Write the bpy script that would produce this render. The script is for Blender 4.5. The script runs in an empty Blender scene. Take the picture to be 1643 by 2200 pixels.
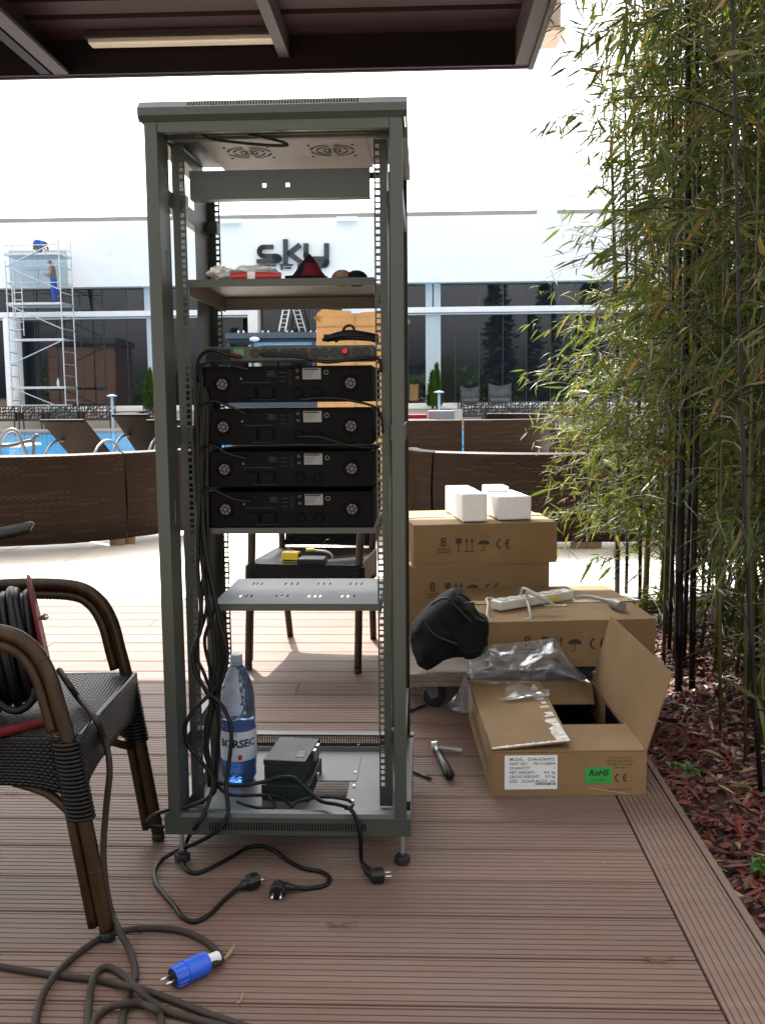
import bpy, math, random
from mathutils import Vector, Matrix, noise
random.seed(7)
PI=math.pi; R=math.radians
sc=bpy.context.scene
# ---------------------------------------------------------------- camera
CAMF=2090.0; TILT=math.atan(244/2090.0); ROLL=.009; CAMH=1.12
_f=Vector((0,math.cos(TILT),-math.sin(TILT))); _r0=Vector((1,0,0)); _u0=Vector((0,math.sin(TILT),math.cos(TILT)))
_r=_r0*math.cos(ROLL)-_u0*math.sin(ROLL); _u=_r0*math.sin(ROLL)+_u0*math.cos(ROLL)
cam_d=bpy.data.cameras.new('camera'); cam=bpy.data.objects.new('camera',cam_d); sc.collection.objects.link(cam)
M=Matrix((_r,_u,-_f)).transposed().to_4x4(); M.translation=Vector((0,0,CAMH)); cam.matrix_world=M
cam_d.sensor_fit='VERTICAL'; cam_d.sensor_height=36; cam_d.lens=CAMF/2200*36
cam_d.clip_start=.05; cam_d.clip_end=2000
sc.camera=cam
# ---------------------------------------------------------------- sky, sun, exposure
SUN_EL=R(53); SUN_AZ=R(-17)          # azimuth from +Y, negative = to the left
w=bpy.data.worlds.new("World"); sc.world=w; w.use_nodes=True
nt=w.node_tree; bg=nt.nodes['Background']
sky=nt.nodes.new('ShaderNodeTexSky'); sky.sky_type='NISHITA'; sky.sun_disc=False
sky.sun_elevation=SUN_EL; sky.sun_rotation=SUN_AZ; sky.air_density=1.2; sky.dust_density=6.0; sky.ozone_density=1.0
hs=nt.nodes.new('ShaderNodeHueSaturation'); hs.inputs['Saturation'].default_value=.05
nt.links.new(sky.outputs[0],hs.inputs['Color']); nt.links.new(hs.outputs[0],bg.inputs[0]); bg.inputs[1].default_value=.15
sd=bpy.data.lights.new('sun','SUN'); sd.energy=4.6; sd.angle=R(.6); sd.color=(1,.95,.87)
so=bpy.data.objects.new('sun',sd); sc.collection.objects.link(so)
sdir=Vector((math.sin(SUN_AZ)*math.cos(SUN_EL),math.cos(SUN_AZ)*math.cos(SUN_EL),math.sin(SUN_EL)))
so.rotation_euler=sdir.to_track_quat('Z','Y').to_euler(); so.location=(0,10,20)
sc.view_settings.view_transform='Standard'; sc.view_settings.look='None'
sc.view_settings.exposure=1.78; sc.view_settings.gamma=1; sc.view_settings.use_curve_mapping=False
sc.render.engine='CYCLES'
sc.cycles.max_bounces=8; sc.cycles.transparent_max_bounces=12

# ---------------------------------------------------------------- helpers
def _ray(x,y): return _f*CAMF+_r*(x-821.5)+_u*(1100-y)
CC=Vector((0,0,CAMH))
def G(x,y,z=0.):
    d=_ray(x,y); return CC+d*((z-CAMH)/d.z)
def P(x,y,Y):
    d=_ray(x,y); return CC+d*(Y/d.y)
def frame(o,ang):
    m=Matrix.Rotation(ang,4,'Z'); m.translation=Vector(o); return m
def onplane(F,x,y,yl):
    Fi=F.inverted(); c=Fi@CC; d=(Fi.to_3x3())@_ray(x,y); return c+d*((yl-c.y)/d.y)
def onz(F,x,y,z):
    return F.inverted()@G(x,y,z)

def newmat(name):
    m=bpy.data.materials.new(name); m.use_nodes=True
    return m,m.node_tree,m.node_tree.nodes['Principled BSDF']
def N(nt,t,**k):
    n=nt.nodes.new(t)
    for a,b in k.items():
        if a in n.inputs: n.inputs[a].default_value=b
        else: setattr(n,a,b)
    return n
def mix(nt,a,b,fac,mode='MIX'):
    n=nt.nodes.new('ShaderNodeMix'); n.data_type='RGBA'; n.blend_type=mode
    for s,v in ((0,fac),(6,a),(7,b)):
        if hasattr(v,'links'): nt.links.new(v,n.inputs[s])
        elif v is not None:
            n.inputs[s].default_value=v if s==0 else (tuple(v)+(1,) if len(v)==3 else v)
    return n.outputs[2]
def ramp(nt,src,stops):
    n=nt.nodes.new('ShaderNodeValToRGB'); e=n.color_ramp.elements
    while len(e)<len(stops): e.new(.5)
    for i,(p,c) in enumerate(stops):
        e[i].position=p; e[i].color=tuple(c)+(1,) if len(c)==3 else c
    nt.links.new(src,n.inputs[0]); return n.outputs[0]
def mat(name,col,rough=.5,metal=0.,var=.12,ns=6.,bump=0.,bs=120.,spec=.5,col2=None,coat=0,grime=0,objrand=0.,coord='Object',stretch=None,detail=4):
    m,nt,b=newmat(name)
    tc=N(nt,'ShaderNodeTexCoord'); src=tc.outputs[coord]
    if stretch:
        mp=N(nt,'ShaderNodeMapping'); mp.inputs['Scale'].default_value=stretch; nt.links.new(src,mp.inputs[0]); src=mp.outputs[0]
    n1=N(nt,'ShaderNodeTexNoise',Scale=ns,Detail=float(detail),Roughness=.6); nt.links.new(src,n1.inputs['Vector'])
    c2=col2 or tuple(c*(1-var*2.2) for c in col); c1=tuple(min(1,c*(1+var)) for c in col)
    c=ramp(nt,n1.outputs['Fac'],[(.3,c2),(.7,c1)])
    if grime:
        n3=N(nt,'ShaderNodeTexNoise',Scale=ns*5,Detail=6.,Roughness=.7); nt.links.new(src,n3.inputs['Vector'])
        g=ramp(nt,n3.outputs['Fac'],[(.5,(0,0,0)),(.72,(1,1,1))])
        c=mix(nt,c,tuple(x*.55 for x in col),g); c=mix(nt,c,col,1-grime)
    if objrand:
        oi=N(nt,'ShaderNodeObjectInfo')
        mr=N(nt,'ShaderNodeMapRange'); mr.inputs[3].default_value=1-objrand; mr.inputs[4].default_value=1+objrand
        nt.links.new(oi.outputs['Random'],mr.inputs[0])
        hv=N(nt,'ShaderNodeHueSaturation'); nt.links.new(mr.outputs[0],hv.inputs['Value']); nt.links.new(c,hv.inputs['Color']); c=hv.outputs[0]
    nt.links.new(c,b.inputs['Base Color'])
    b.inputs['Roughness'].default_value=rough; b.inputs['Metallic'].default_value=metal
    b.inputs['Specular IOR Level'].default_value=spec; b.inputs['Coat Weight'].default_value=coat
    if bump:
        n2=N(nt,'ShaderNodeTexNoise',Scale=bs,Detail=3.); nt.links.new(src,n2.inputs['Vector'])
        bp=N(nt,'ShaderNodeBump',Strength=bump,Distance=.002); nt.links.new(n2.outputs['Fac'],bp.inputs['Height']); nt.links.new(bp.outputs[0],b.inputs['Normal'])
    rr=N(nt,'ShaderNodeMapRange'); rr.inputs[3].default_value=max(.02,rough-.08); rr.inputs[4].default_value=min(1,rough+.1)
    nt.links.new(n1.outputs['Fac'],rr.inputs[0]); nt.links.new(rr.outputs[0],b.inputs['Roughness'])
    return m

class MB:
    def __init__(s): s.v=[];s.f=[];s.m=[];s.uv=[];s.weld=False
    def add(s,vs,fs,mi=0,T=None,uvs=None):
        o=len(s.v)
        for v in vs:
            v=Vector(v); s.v.append(tuple(T@v) if T is not None else tuple(v))
        for i,f in enumerate(fs):
            s.f.append([o+k for k in f]); s.m.append(mi); s.uv.append(uvs[i] if uvs else None)
        return s
    def box(s,x0,x1,y0,y1,z0,z1,mi=0,T=None):
        vs=[(x,y,z) for z in(z0,z1) for y in(y0,y1) for x in(x0,x1)]
        return s.add(vs,[(0,2,3,1),(4,5,7,6),(0,1,5,4),(2,6,7,3),(0,4,6,2),(1,3,7,5)],mi,T)
    def cbox(s,c,d,mi=0,T=None):
        return s.box(c[0]-d[0]/2,c[0]+d[0]/2,c[1]-d[1]/2,c[1]+d[1]/2,c[2]-d[2]/2,c[2]+d[2]/2,mi,T)
    def prism(s,poly,z0,z1,mi=0,T=None):
        n=len(poly)
        vs=[(p[0],p[1],z0) for p in poly]+[(p[0],p[1],z1) for p in poly]
        fs=[list(range(n))[::-1],list(range(n,2*n))]+[(i,(i+1)%n,n+(i+1)%n,n+i) for i in range(n)]
        return s.add(vs,fs,mi,T)
    def tube(s,pts,r,n=8,mi=0,closed=False,T=None,cap=True,flat=None,uv=False):
        pts=[Vector(p) for p in pts]; k=len(pts); rs=r if isinstance(r,(list,tuple)) else [r]*k
        vs=[];up=None
        for i,p in enumerate(pts):
            a=pts[(i-1)%k] if (closed or i>0) else p; b=pts[(i+1)%k] if (closed or i<k-1) else p
            t=(b-a); t=t.normalized() if t.length>1e-9 else Vector((0,0,1))
            if up is None:
                up=Vector((0,0,1)) if abs(t.z)<.9 else Vector((1,0,0))
            x=up.cross(t); x=x.normalized() if x.length>1e-6 else Vector((1,0,0)); up=t.cross(x).normalized()
            for j in range(n):
                a_=2*PI*j/n; fl=flat if flat else 1
                vs.append(p+x*(math.cos(a_)*rs[i])+up*(math.sin(a_)*rs[i]*fl))
        fs=[]
        for i in range(k if closed else k-1):
            for j in range(n):
                a=i*n+j;b=i*n+(j+1)%n;c=((i+1)%k)*n+(j+1)%n;d=((i+1)%k)*n+j
                fs.append((a,b,c,d))
        if cap and not closed: fs+= [list(range(n))[::-1],list(range((k-1)*n,k*n))]
        return s.add(vs,fs,mi,T)
    def lathe(s,prof,n=16,mi=0,T=None):
        vs=[];k=len(prof)
        for r,z in prof:
            for j in range(n): vs.append((r*math.cos(2*PI*j/n),r*math.sin(2*PI*j/n),z))
        fs=[(i*n+j,i*n+(j+1)%n,(i+1)*n+(j+1)%n,(i+1)*n+j) for i in range(k-1) for j in range(n)]
        fs+=[list(range(n))[::-1],list(range((k-1)*n,k*n))]
        return s.add(vs,fs,mi,T)
    def sphere(s,c,r,n=10,m=6,mi=0,T=None,sq=(1,1,1)):
        vs=[(c[0],c[1],c[2]-r*sq[2])]
        for i in range(1,m):
            a=-PI/2+PI*i/m
            for j in range(n):
                vs.append((c[0]+r*sq[0]*math.cos(a)*math.cos(2*PI*j/n),c[1]+r*sq[1]*math.cos(a)*math.sin(2*PI*j/n),c[2]+r*sq[2]*math.sin(a)))
        vs.append((c[0],c[1],c[2]+r*sq[2])); L=len(vs)-1
        fs=[(0,1+(j+1)%n,1+j) for j in range(n)]+[(L,1+(m-2)*n+j,1+(m-2)*n+(j+1)%n) for j in range(n)]
        for i in range(m-2):
            for j in range(n): fs.append((1+i*n+j,1+i*n+(j+1)%n,1+(i+1)*n+(j+1)%n,1+(i+1)*n+j))
        return s.add(vs,fs,mi,T)
    def plate(s,u0,u1,v0,v1,holes,t,T,mi=0):
        """rectangle with rectangular holes in local XY, thickness t along -Z"""
        s.weld=True
        us=sorted({u0,u1,*[h[0] for h in holes],*[h[1] for h in holes]}); vs_=sorted({v0,v1,*[h[2] for h in holes],*[h[3] for h in holes]})
        nu,nv=len(us)-1,len(vs_)-1
        sol=[[True]*nv for _ in range(nu)]
        for i in range(nu):
            cu=(us[i]+us[i+1])/2
            hh=[h for h in holes if h[0]<cu<h[1]]
            if hh:
                for j in range(nv):
                    cv=(vs_[j]+vs_[j+1])/2
                    if any(h[2]<cv<h[3] for h in hh): sol[i][j]=False
        for i in range(nu):
            for j in range(nv):
                if not sol[i][j]: continue
                a,b,c,d=us[i],us[i+1],vs_[j],vs_[j+1]
                V=[(a,c,0),(b,c,0),(b,d,0),(a,d,0),(a,c,-t),(b,c,-t),(b,d,-t),(a,d,-t)]
                F=[(0,1,2,3),(7,6,5,4)]
                if i==0 or not sol[i-1][j]: F.append((0,3,7,4))
                if i==nu-1 or not sol[i+1][j]: F.append((1,5,6,2))
                if j==0 or not sol[i][j-1]: F.append((0,4,5,1))
                if j==nv-1 or not sol[i][j+1]: F.append((3,2,6,7))
                s.add(V,F,mi,T)
        return s
    def grid(s,fn,nu,nv,mi=0,T=None,uvf=None,closed=False):
        vs=[fn(i/nu,j/nv) for j in range(nv+1) for i in range(nu+1)]
        fs=[];uvs=[]
        for j in range(nv):
            for i in range(nu):
                q=[(i,j),(i+1,j),(i+1,j+1),(i,j+1)]
                fs.append([b*(nu+1)+a for a,b in q])
                uvs.append([uvf(a/nu,b/nv) for a,b in q] if uvf else None)
        return s.add(vs,fs,mi,T,uvs if uvf else None)
    def build(s,name,mats,parent=None,smooth=False,bevel=0,kind=None,label=None,angle=None):
        me=bpy.data.meshes.new(name); me.from_pydata(s.v,[],s.f)
        for m in (mats if isinstance(mats,(list,tuple)) else [mats]): me.materials.append(m)
        me.polygons.foreach_set('material_index',s.m)
        if any(u for u in s.uv):
            l=me.uv_layers.new(name='UVMap'); k=0
            for fi,f in enumerate(s.f):
                for c in range(len(f)):
                    l.data[k].uv=s.uv[fi][c] if s.uv[fi] else (0,0); k+=1
        if s.weld:
            import bmesh
            q=bmesh.new(); q.from_mesh(me); bmesh.ops.remove_doubles(q,verts=q.verts,dist=2e-6); q.to_mesh(me); q.free(); smooth=False
        if name in ('leaves','foliage','crown','branches','openwork_back','cane_wrapping','grille_wires','cable_strands','panel_print','label_print'): kind=kind or 'stuff'
        if smooth: me.polygons.foreach_set('use_smooth',[True]*len(s.f))
        me.update()
        o=bpy.data.objects.new(name,me); sc.collection.objects.link(o)
        if parent is not None:
            o.parent=parent
            if parent.get('_w'): o.matrix_parent_inverse=parent.matrix_basis.inverted()
        if smooth and angle is not None:
            me.set_sharp_from_angle(angle=angle)
        if bevel:
            b=o.modifiers.new('bevel','BEVEL'); b.width=bevel; b.segments=2; b.limit_method='ANGLE'; b.angle_limit=R(40)
        if kind: o['kind']=kind
        if label: o['label']=label
        return o
def build_each(b,name,mats,parent=None,**k):
    n=len(b.v); p=list(range(n))
    def f(a):
        while p[a]!=a: p[a]=p[p[a]]; a=p[a]
        return a
    for q in b.f:
        for a in q[1:]:
            x,y=f(q[0]),f(a)
            if x!=y: p[x]=y
    g={}
    for i,q in enumerate(b.f): g.setdefault(f(q[0]),[]).append(i)
    out=[]
    for r,fi in g.items():
        c=MB(); mp={}
        for i in fi:
            nf=[]
            for a in b.f[i]:
                if a not in mp: mp[a]=len(c.v); c.v.append(b.v[a])
                nf.append(mp[a])
            c.f.append(nf); c.m.append(b.m[i]); c.uv.append(b.uv[i])
        out.append(c.build(name,mats,parent,**k))
    return out
def tag(o,label=None,cat=None,group=None,kind=None):
    if label: o['label']=label
    if cat: o['category']=cat
    if group: o['group']=group
    if kind: o['kind']=kind
    return o
def thing(name,label,cat,loc=(0,0,0),rotz=0,group=None,world=False,kind=None):
    o=bpy.data.objects.new(name,None); sc.collection.objects.link(o); o.empty_display_size=.1
    o.location=loc; o.rotation_euler=(0,0,rotz)
    o.matrix_basis=frame(loc,rotz)
    if world: o['_w']=1
    return tag(o,label,cat,group,kind)
def copy_tree(o,parent=None):
    c=o.copy(); sc.collection.objects.link(c)
    if parent is not None:
        c.parent=parent
    for ch in list(o.children): copy_tree(ch,c)
    return c
def smoothpath(pts,k=6,closed=False):
    pts=[Vector(p) for p in pts]; out=[];n=len(pts)
    rng=range(n if closed else n-1)
    for i in rng:
        p0=pts[(i-1)%n] if (closed or i>0) else pts[i]; p1=pts[i]; p2=pts[(i+1)%n]; p3=pts[(i+2)%n] if (closed or i<n-2) else p2
        for j in range(k):
            t=j/k; out.append(.5*((2*p1)+(p2-p0)*t+(2*p0-5*p1+4*p2-p3)*t*t+(3*p1-p0-3*p2+p3)*t**3))
    if not closed: out.append(pts[-1])
    return out
def text(body,size,m,parent,T,name='lettering',ext=.0003,ax='LEFT',sx=1.,shear=0.,bold=0.):
    """text standing in local XY of T (x right, y up), converted to mesh"""
    c=bpy.data.curves.new(name,'FONT'); c.body=body; c.size=size; c.extrude=ext; c.align_x=ax; c.shear=shear; c.offset=bold; c.resolution_u=2
    to=bpy.data.objects.new(name,c); dg=bpy.context.evaluated_depsgraph_get()
    me=bpy.data.meshes.new_from_object(to,depsgraph=dg); bpy.data.objects.remove(to)
    me.transform(T@Matrix.Diagonal((sx,1,1,1))); me.materials.clear(); me.materials.append(m); me.name=name
    o=bpy.data.objects.new(name,me); sc.collection.objects.link(o)
    if parent is not None:
        o.parent=parent
        if parent.get('_w'): o.matrix_parent_inverse=parent.matrix_basis.inverted()
    return o
XZ=Matrix(((1,0,0,0),(0,0,-1,0),(0,1,0,0),(0,0,0,1)))   # local xy -> world xz, normal towards -Y
def wall(x,y,z): return Matrix.Translation((x,y,z))@XZ
def skinned(name,joints,edges,radii,mats,fm,parent,sub=2):
    me=bpy.data.meshes.new(name); me.from_pydata([Vector(j) for j in joints],edges,[])
    o=bpy.data.objects.new(name,me); sc.collection.objects.link(o)
    o.modifiers.new('skin','SKIN'); sk=me.skin_vertices[0].data if me.skin_vertices else None
    if sk is None:
        me.attributes.new('skin','FLOAT',"POINT")
    for i,r in enumerate(radii):
        me.skin_vertices[0].data[i].radius=(r,r) if not isinstance(r,tuple) else r
        me.skin_vertices[0].data[i].use_root=(i==0)
    ss=o.modifiers.new('sub','SUBSURF'); ss.levels=sub; ss.render_levels=sub
    dg=bpy.context.evaluated_depsgraph_get(); dg.update()
    m2=bpy.data.meshes.new_from_object(o.evaluated_get(dg),depsgraph=dg)
    bpy.data.objects.remove(o)
    m2.name=name; m2.materials.clear()
    for m in mats: m2.materials.append(m)
    for p in m2.polygons: p.material_index=fm(p.center); p.use_smooth=True
    o=bpy.data.objects.new(name,m2); sc.collection.objects.link(o); o.parent=parent
    return o
# ---------------------------------------------------------------- materials
m_steel=mat('grey_powder_coat',(.033,.040,.035),.42,.0,var=.05,ns=3,bump=.08,bs=700,grime=.15)
m_steel_in=mat('grey_powder_coat_inner',(.028,.032,.030),.5,var=.06,ns=3,bump=.08,bs=700)  # darker copy of the grey; paints shade on the inner top beam
m_zinc=mat('galvanised_plate',(.13,.134,.142),.5,.2,var=.08,ns=5,bump=.04,bs=300)
m_bolt=mat('bright_bolt_steel',(.6,.6,.62),.28,.9,var=.05)
m_rubber=mat('black_rubber',(.010,.010,.011),.65,var=.2,ns=30,bump=.1)
m_cable=mat('black_cable_jacket',(.004,.004,.005),.45,var=.15,ns=20,spec=.25)
m_cable2=mat('brown_grey_cable_jacket',(.030,.021,.017),.6,var=.18,ns=25,bump=.1,bs=400,grime=.3,spec=.25)
m_black=mat('black_metal_case',(.0035,.0035,.004),.5,var=.15,ns=10,bump=.05,bs=500,spec=.06)
m_blackp=mat('black_plastic',(.008,.008,.008),.4,var=.1,spec=.35)
m_darkhole=mat('dark_vent_interior',(.004,.004,.004),.9)  # near-black put in for the shade inside vent slots
m_label=mat('white_paper_label',(.62,.62,.60),.6,var=.04)
m_ink=mat('black_ink',(.02,.018,.016),.7)
m_bink=mat('brown_black_box_ink',(.05,.032,.018),.8,var=.2,ns=60)
m_red=mat('red_plastic',(.45,.02,.025),.35,var=.1)
m_dred=mat('dark_red_painted_steel',(.09,.004,.008),.6,spec=.2,var=.15,ns=20,grime=.3)
m_white=mat('white_paint',(.88,.87,.85),.45,var=.02,ns=2)
m_yellow=mat('yellow_plastic',(.75,.52,.03),.4,var=.06)
m_blue=mat('blue_plastic',(.012,.09,.55),.35,var=.1,ns=20)
m_silver=mat('chrome_tool_steel',(.55,.54,.52),.25,.5,var=.05)
m_alu=mat('aluminium_tube',(.62,.64,.66),.35,.6,var=.08,ns=8)
m_foam=mat('white_polyethylene_foam',(.88,.87,.84),.8,var=.03,ns=40,bump=.6,bs=260)
m_bagwhite=mat('white_carrier_bag_film',(.7,.7,.7),.45,var=.05,ns=10,bump=.3,bs=40)
m_skin=mat('skin',(.42,.22,.14),.55,var=.08)
m_hair=mat('dark_hair',(.02,.015,.012),.7)
m_ovblue=mat('blue_overall_cloth',(.035,.09,.40),.8,var=.2,ns=12)
m_camo=mat('camouflage_vest_cloth',(.20,.17,.10),.85,ns=9,col2=(.06,.065,.045))
m_greycloth=mat('grey_trouser_cloth',(.12,.12,.125),.85,var=.2,ns=12)
m_bagcloth=mat('black_nylon_cloth',(.005,.005,.006),.75,spec=.2,var=.25,ns=15,bump=.5,bs=500)
m_toolbox=mat('grey_green_hammered_paint',(.016,.023,.019),.5,var=.3,ns=14,bump=.25,bs=90,grime=.6,spec=.25)
m_stone=mat('beige_stone_paving',(.62,.56,.48),.7,var=.07,ns=1.2,bump=.2,bs=60,objrand=.06)
m_terr=mat('pale_terrace_stone',(.55,.5,.44),.75,var=.08,ns=.6)
m_leafdry=None

def cardboard():
    m,nt,b=newmat('corrugated_cardboard')
    tc=N(nt,'ShaderNodeTexCoord')
    n1=N(nt,'ShaderNodeTexNoise',Scale=5.,Detail=5.,Roughness=.6); nt.links.new(tc.outputs['Object'],n1.inputs['Vector'])
    n2=N(nt,'ShaderNodeTexNoise',Scale=220.,Detail=4.,Roughness=.7); nt.links.new(tc.outputs['Object'],n2.inputs['Vector'])
    c=ramp(nt,n1.outputs['Fac'],[(.25,(.19,.114,.050)),(.75,(.25,.156,.075))])
    c=mix(nt,c,(.21,.135,.068),ramp(nt,n2.outputs['Fac'],[(.5,(0,0,0)),(.75,(.6,.6,.6))]))
    nt.links.new(c,b.inputs['Base Color']); b.inputs['Roughness'].default_value=.8; b.inputs['Specular IOR Level'].default_value=.25
    mp=N(nt,'ShaderNodeMapping'); mp.inputs['Scale'].default_value=(150,2,2); nt.links.new(tc.outputs['Object'],mp.inputs[0])
    wv=N(nt,'ShaderNodeTexNoise',Scale=1.,Detail=2.); nt.links.new(mp.outputs[0],wv.inputs['Vector'])
    ad=N(nt,'ShaderNodeMath',operation='ADD'); nt.links.new(wv.outputs['Fac'],ad.inputs[0]); nt.links.new(n1.outputs['Fac'],ad.inputs[1])
    bp=N(nt,'ShaderNodeBump',Strength=.25,Distance=.002); nt.links.new(ad.outputs[0],bp.inputs['Height']); nt.links.new(bp.outputs[0],b.inputs['Normal'])
    return m
m_card=cardboard()
m_cardin=mat('cardboard_cut_edge',(.33,.23,.13),.85,var=.2,ns=80)
m_tape=mat('clear_brown_packing_tape',(.50,.38,.24),.22,var=.08,ns=12)
def deckmat():
    m,nt,b=newmat('brown_composite_decking')
    tc=N(nt,'ShaderNodeTexCoord'); geo=N(nt,'ShaderNodeNewGeometry'); oi=N(nt,'ShaderNodeObjectInfo')
    mp=N(nt,'ShaderNodeMapping'); mp.inputs['Scale'].default_value=(1.2,14,14); nt.links.new(geo.outputs['Position'],mp.inputs[0])
    n1=N(nt,'ShaderNodeTexNoise',Scale=2.,Detail=6.,Roughness=.65); nt.links.new(mp.outputs[0],n1.inputs['Vector'])
    n2=N(nt,'ShaderNodeTexNoise',Scale=420.,Detail=3.); nt.links.new(geo.outputs['Position'],n2.inputs['Vector'])
    n3=N(nt,'ShaderNodeTexNoise',Scale=1.7,Detail=5.,Roughness=.7); nt.links.new(geo.outputs['Position'],n3.inputs['Vector'])
    c=ramp(nt,n1.outputs['Fac'],[(.25,(.130,.074,.056)),(.75,(.185,.115,.089))])
    c=mix(nt,c,(.215,.155,.128),ramp(nt,n2.outputs['Fac'],[(.55,(0,0,0)),(.8,(.7,.7,.7))]))
    c=mix(nt,c,(.150,.112,.092),ramp(nt,n3.outputs['Fac'],[(.42,(0,0,0)),(.70,(.85,.85,.85))]))
    mr=N(nt,'ShaderNodeMapRange'); mr.inputs[3].default_value=.86; mr.inputs[4].default_value=1.12; nt.links.new(oi.outputs['Random'],mr.inputs[0])
    hv=N(nt,'ShaderNodeHueSaturation'); nt.links.new(mr.outputs[0],hv.inputs['Value']); nt.links.new(c,hv.inputs['Color'])
    nt.links.new(hv.outputs[0],b.inputs['Base Color']); b.inputs['Roughness'].default_value=.6; b.inputs['Specular IOR Level'].default_value=.2
    bp=N(nt,'ShaderNodeBump',Strength=.25,Distance=.001); nt.links.new(n2.outputs['Fac'],bp.inputs['Height']); nt.links.new(bp.outputs[0],b.inputs['Normal'])
    return m
m_deck=deckmat()
def wickermat(name,cd,cm_,ch,bw=.048,rh=.022,rough=.5,bstr=1.,dist=.004,spec=.25,fleck=.35):
    """woven strands: each cell a rounded strand, every other row shifted"""
    m,nt,b=newmat(name)
    tc=N(nt,'ShaderNodeTexCoord'); sp=N(nt,'ShaderNodeSeparateXYZ'); nt.links.new(tc.outputs['UV'],sp.inputs[0])
    def M_(op,a,bv=None):
        n=N(nt,'ShaderNodeMath',operation=op)
        for i,v in enumerate((a,bv)):
            if v is None: continue
            if hasattr(v,'links'): nt.links.new(v,n.inputs[i])
            else: n.inputs[i].default_value=v
        return n.outputs[0]
    v=M_('DIVIDE',sp.outputs[1],rh); row=M_('FLOOR',v); fv=M_('FRACT',v)
    u=M_('ADD',M_('DIVIDE',sp.outputs[0],bw),M_('MULTIPLY',M_('MODULO',row,2.),.5)); fu=M_('FRACT',u)
    h=M_('MULTIPLY',M_('POWER',M_('SINE',M_('MULTIPLY',fu,PI)),.6),M_('POWER',M_('SINE',M_('MULTIPLY',fv,PI)),.6))
    cb=N(nt,'ShaderNodeCombineXYZ'); nt.links.new(M_('FLOOR',M_('MULTIPLY',u,.34)),cb.inputs[0]); nt.links.new(row,cb.inputs[1])
    wn=N(nt,'ShaderNodeTexWhiteNoise'); nt.links.new(cb.outputs[0],wn.inputs['Vector'])
    n1=N(nt,'ShaderNodeTexNoise',Scale=1.,Detail=3.); mp=N(nt,'ShaderNodeMapping'); mp.inputs['Scale'].default_value=(.25,22,1); nt.links.new(tc.outputs['UV'],mp.inputs[0]); nt.links.new(mp.outputs[0],n1.inputs['Vector'])
    c=ramp(nt,h,[(.12,cd),(.55,cm_),(1,cm_)])
    f=M_('MULTIPLY',M_('MULTIPLY',M_('GREATER_THAN',M_('ADD',M_('MULTIPLY',wn.outputs['Value'],.35),n1.outputs['Fac']),.80),h),fleck)
    c=mix(nt,c,ch,f)
    nt.links.new(c,b.inputs['Base Color']); b.inputs['Roughness'].default_value=rough; b.inputs['Specular IOR Level'].default_value=spec
    bp=N(nt,'ShaderNodeBump',Strength=bstr,Distance=dist); nt.links.new(h,bp.inputs['Height']); nt.links.new(bp.outputs[0],b.inputs['Normal'])
    return m
m_wick=wickermat('brown_flat_wicker',(.012,.0062,.0038),(.021,.011,.0066),(.070,.041,.026),.060,.019,bstr=.4,spec=.1)
m_lounge=wickermat('dark_lounger_weave',(.002,.0012,.001),(.020,.011,.0065),(.035,.022,.014),.02,.02,.6,spec=.1)
def bamboomat(name,c1,c2,cn):
    m,nt,b=newmat(name)
    tc=N(nt,'ShaderNodeTexCoord')
    n1=N(nt,'ShaderNodeTexNoise',Scale=8.,Detail=5.); mp=N(nt,'ShaderNodeMapping'); mp.inputs['Scale'].default_value=(6,6,1.0)
    nt.links.new(tc.outputs['Object'],mp.inputs[0]); nt.links.new(mp.outputs[0],n1.inputs['Vector'])
    c=ramp(nt,n1.outputs['Fac'],[(.3,c1),(.7,c2)])
    nt.links.new(c,b.inputs['Base Color']); b.inputs['Roughness'].default_value=.42; b.inputs['Specular IOR Level'].default_value=.3
    return m
m_pole=bamboomat('varnished_bamboo_pole',(.015,.0065,.0025),(.042,.020,.007),(.02,.01,.005))
m_culmd=bamboomat('black_bamboo_culm',(.003,.0035,.0035),(.010,.009,.008),None)
m_culmg=bamboomat('green_bamboo_culm',(.07,.08,.012),(.15,.145,.03),None)
m_culmb=bamboomat('mottled_bamboo_culm',(.035,.04,.015),(.09,.085,.035),None)
def leafmat(name,stops,trans=.28):
    m,nt,b=newmat(name)
    geo=N(nt,'ShaderNodeNewGeometry')
    c=ramp(nt,geo.outputs['Random Per Island'],stops)
    nt.links.new(c,b.inputs['Base Color']); b.inputs['Roughness'].default_value=.5; b.inputs['Specular IOR Level'].default_value=.4
    tr=N(nt,'ShaderNodeBsdfTranslucent'); g=mix(nt,c,(.55,.75,.08),.25,'MIX'); nt.links.new(g,tr.inputs[0])
    ms=N(nt,'ShaderNodeMixShader'); ms.inputs[0].default_value=trans
    out=nt.nodes['Material Output']; nt.links.new(b.outputs[0],ms.inputs[1]); nt.links.new(tr.outputs[0],ms.inputs[2]); nt.links.new(ms.outputs[0],out.inputs[0])
    return m
m_leaf=leafmat('bamboo_leaves',[(0,(.006,.011,.002)),(.3,(.016,.025,.004)),(.62,(.036,.043,.007)),(.78,(.068,.066,.014)),(.86,(.13,.10,.04)),(.93,(.20,.085,.02)),(1,(.22,.14,.07))])
m_leafdry=leafmat('dry_fallen_leaves',[(0,(.12,.07,.025)),(.5,(.22,.15,.065)),(1,(.33,.26,.13))],.15)
m_weed=leafmat('weed_leaves',[(0,(.03,.09,.015)),(1,(.07,.16,.03))],.3)
m_con=leafmat('conifer_foliage',[(0,(.02,.06,.006)),(.6,(.045,.11,.012)),(1,(.07,.15,.02))],.2)
m_pine=leafmat('dark_pine_foliage',[(0,(.012,.025,.012)),(1,(.03,.05,.022))],.1)
m_chip=leafmat('red_bark_chips',[(0,(.035,.008,.006)),(.35,(.075,.010,.006)),(.75,(.13,.016,.009)),(.9,(.07,.03,.018)),(1,(.12,.06,.035))],.0)
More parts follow.
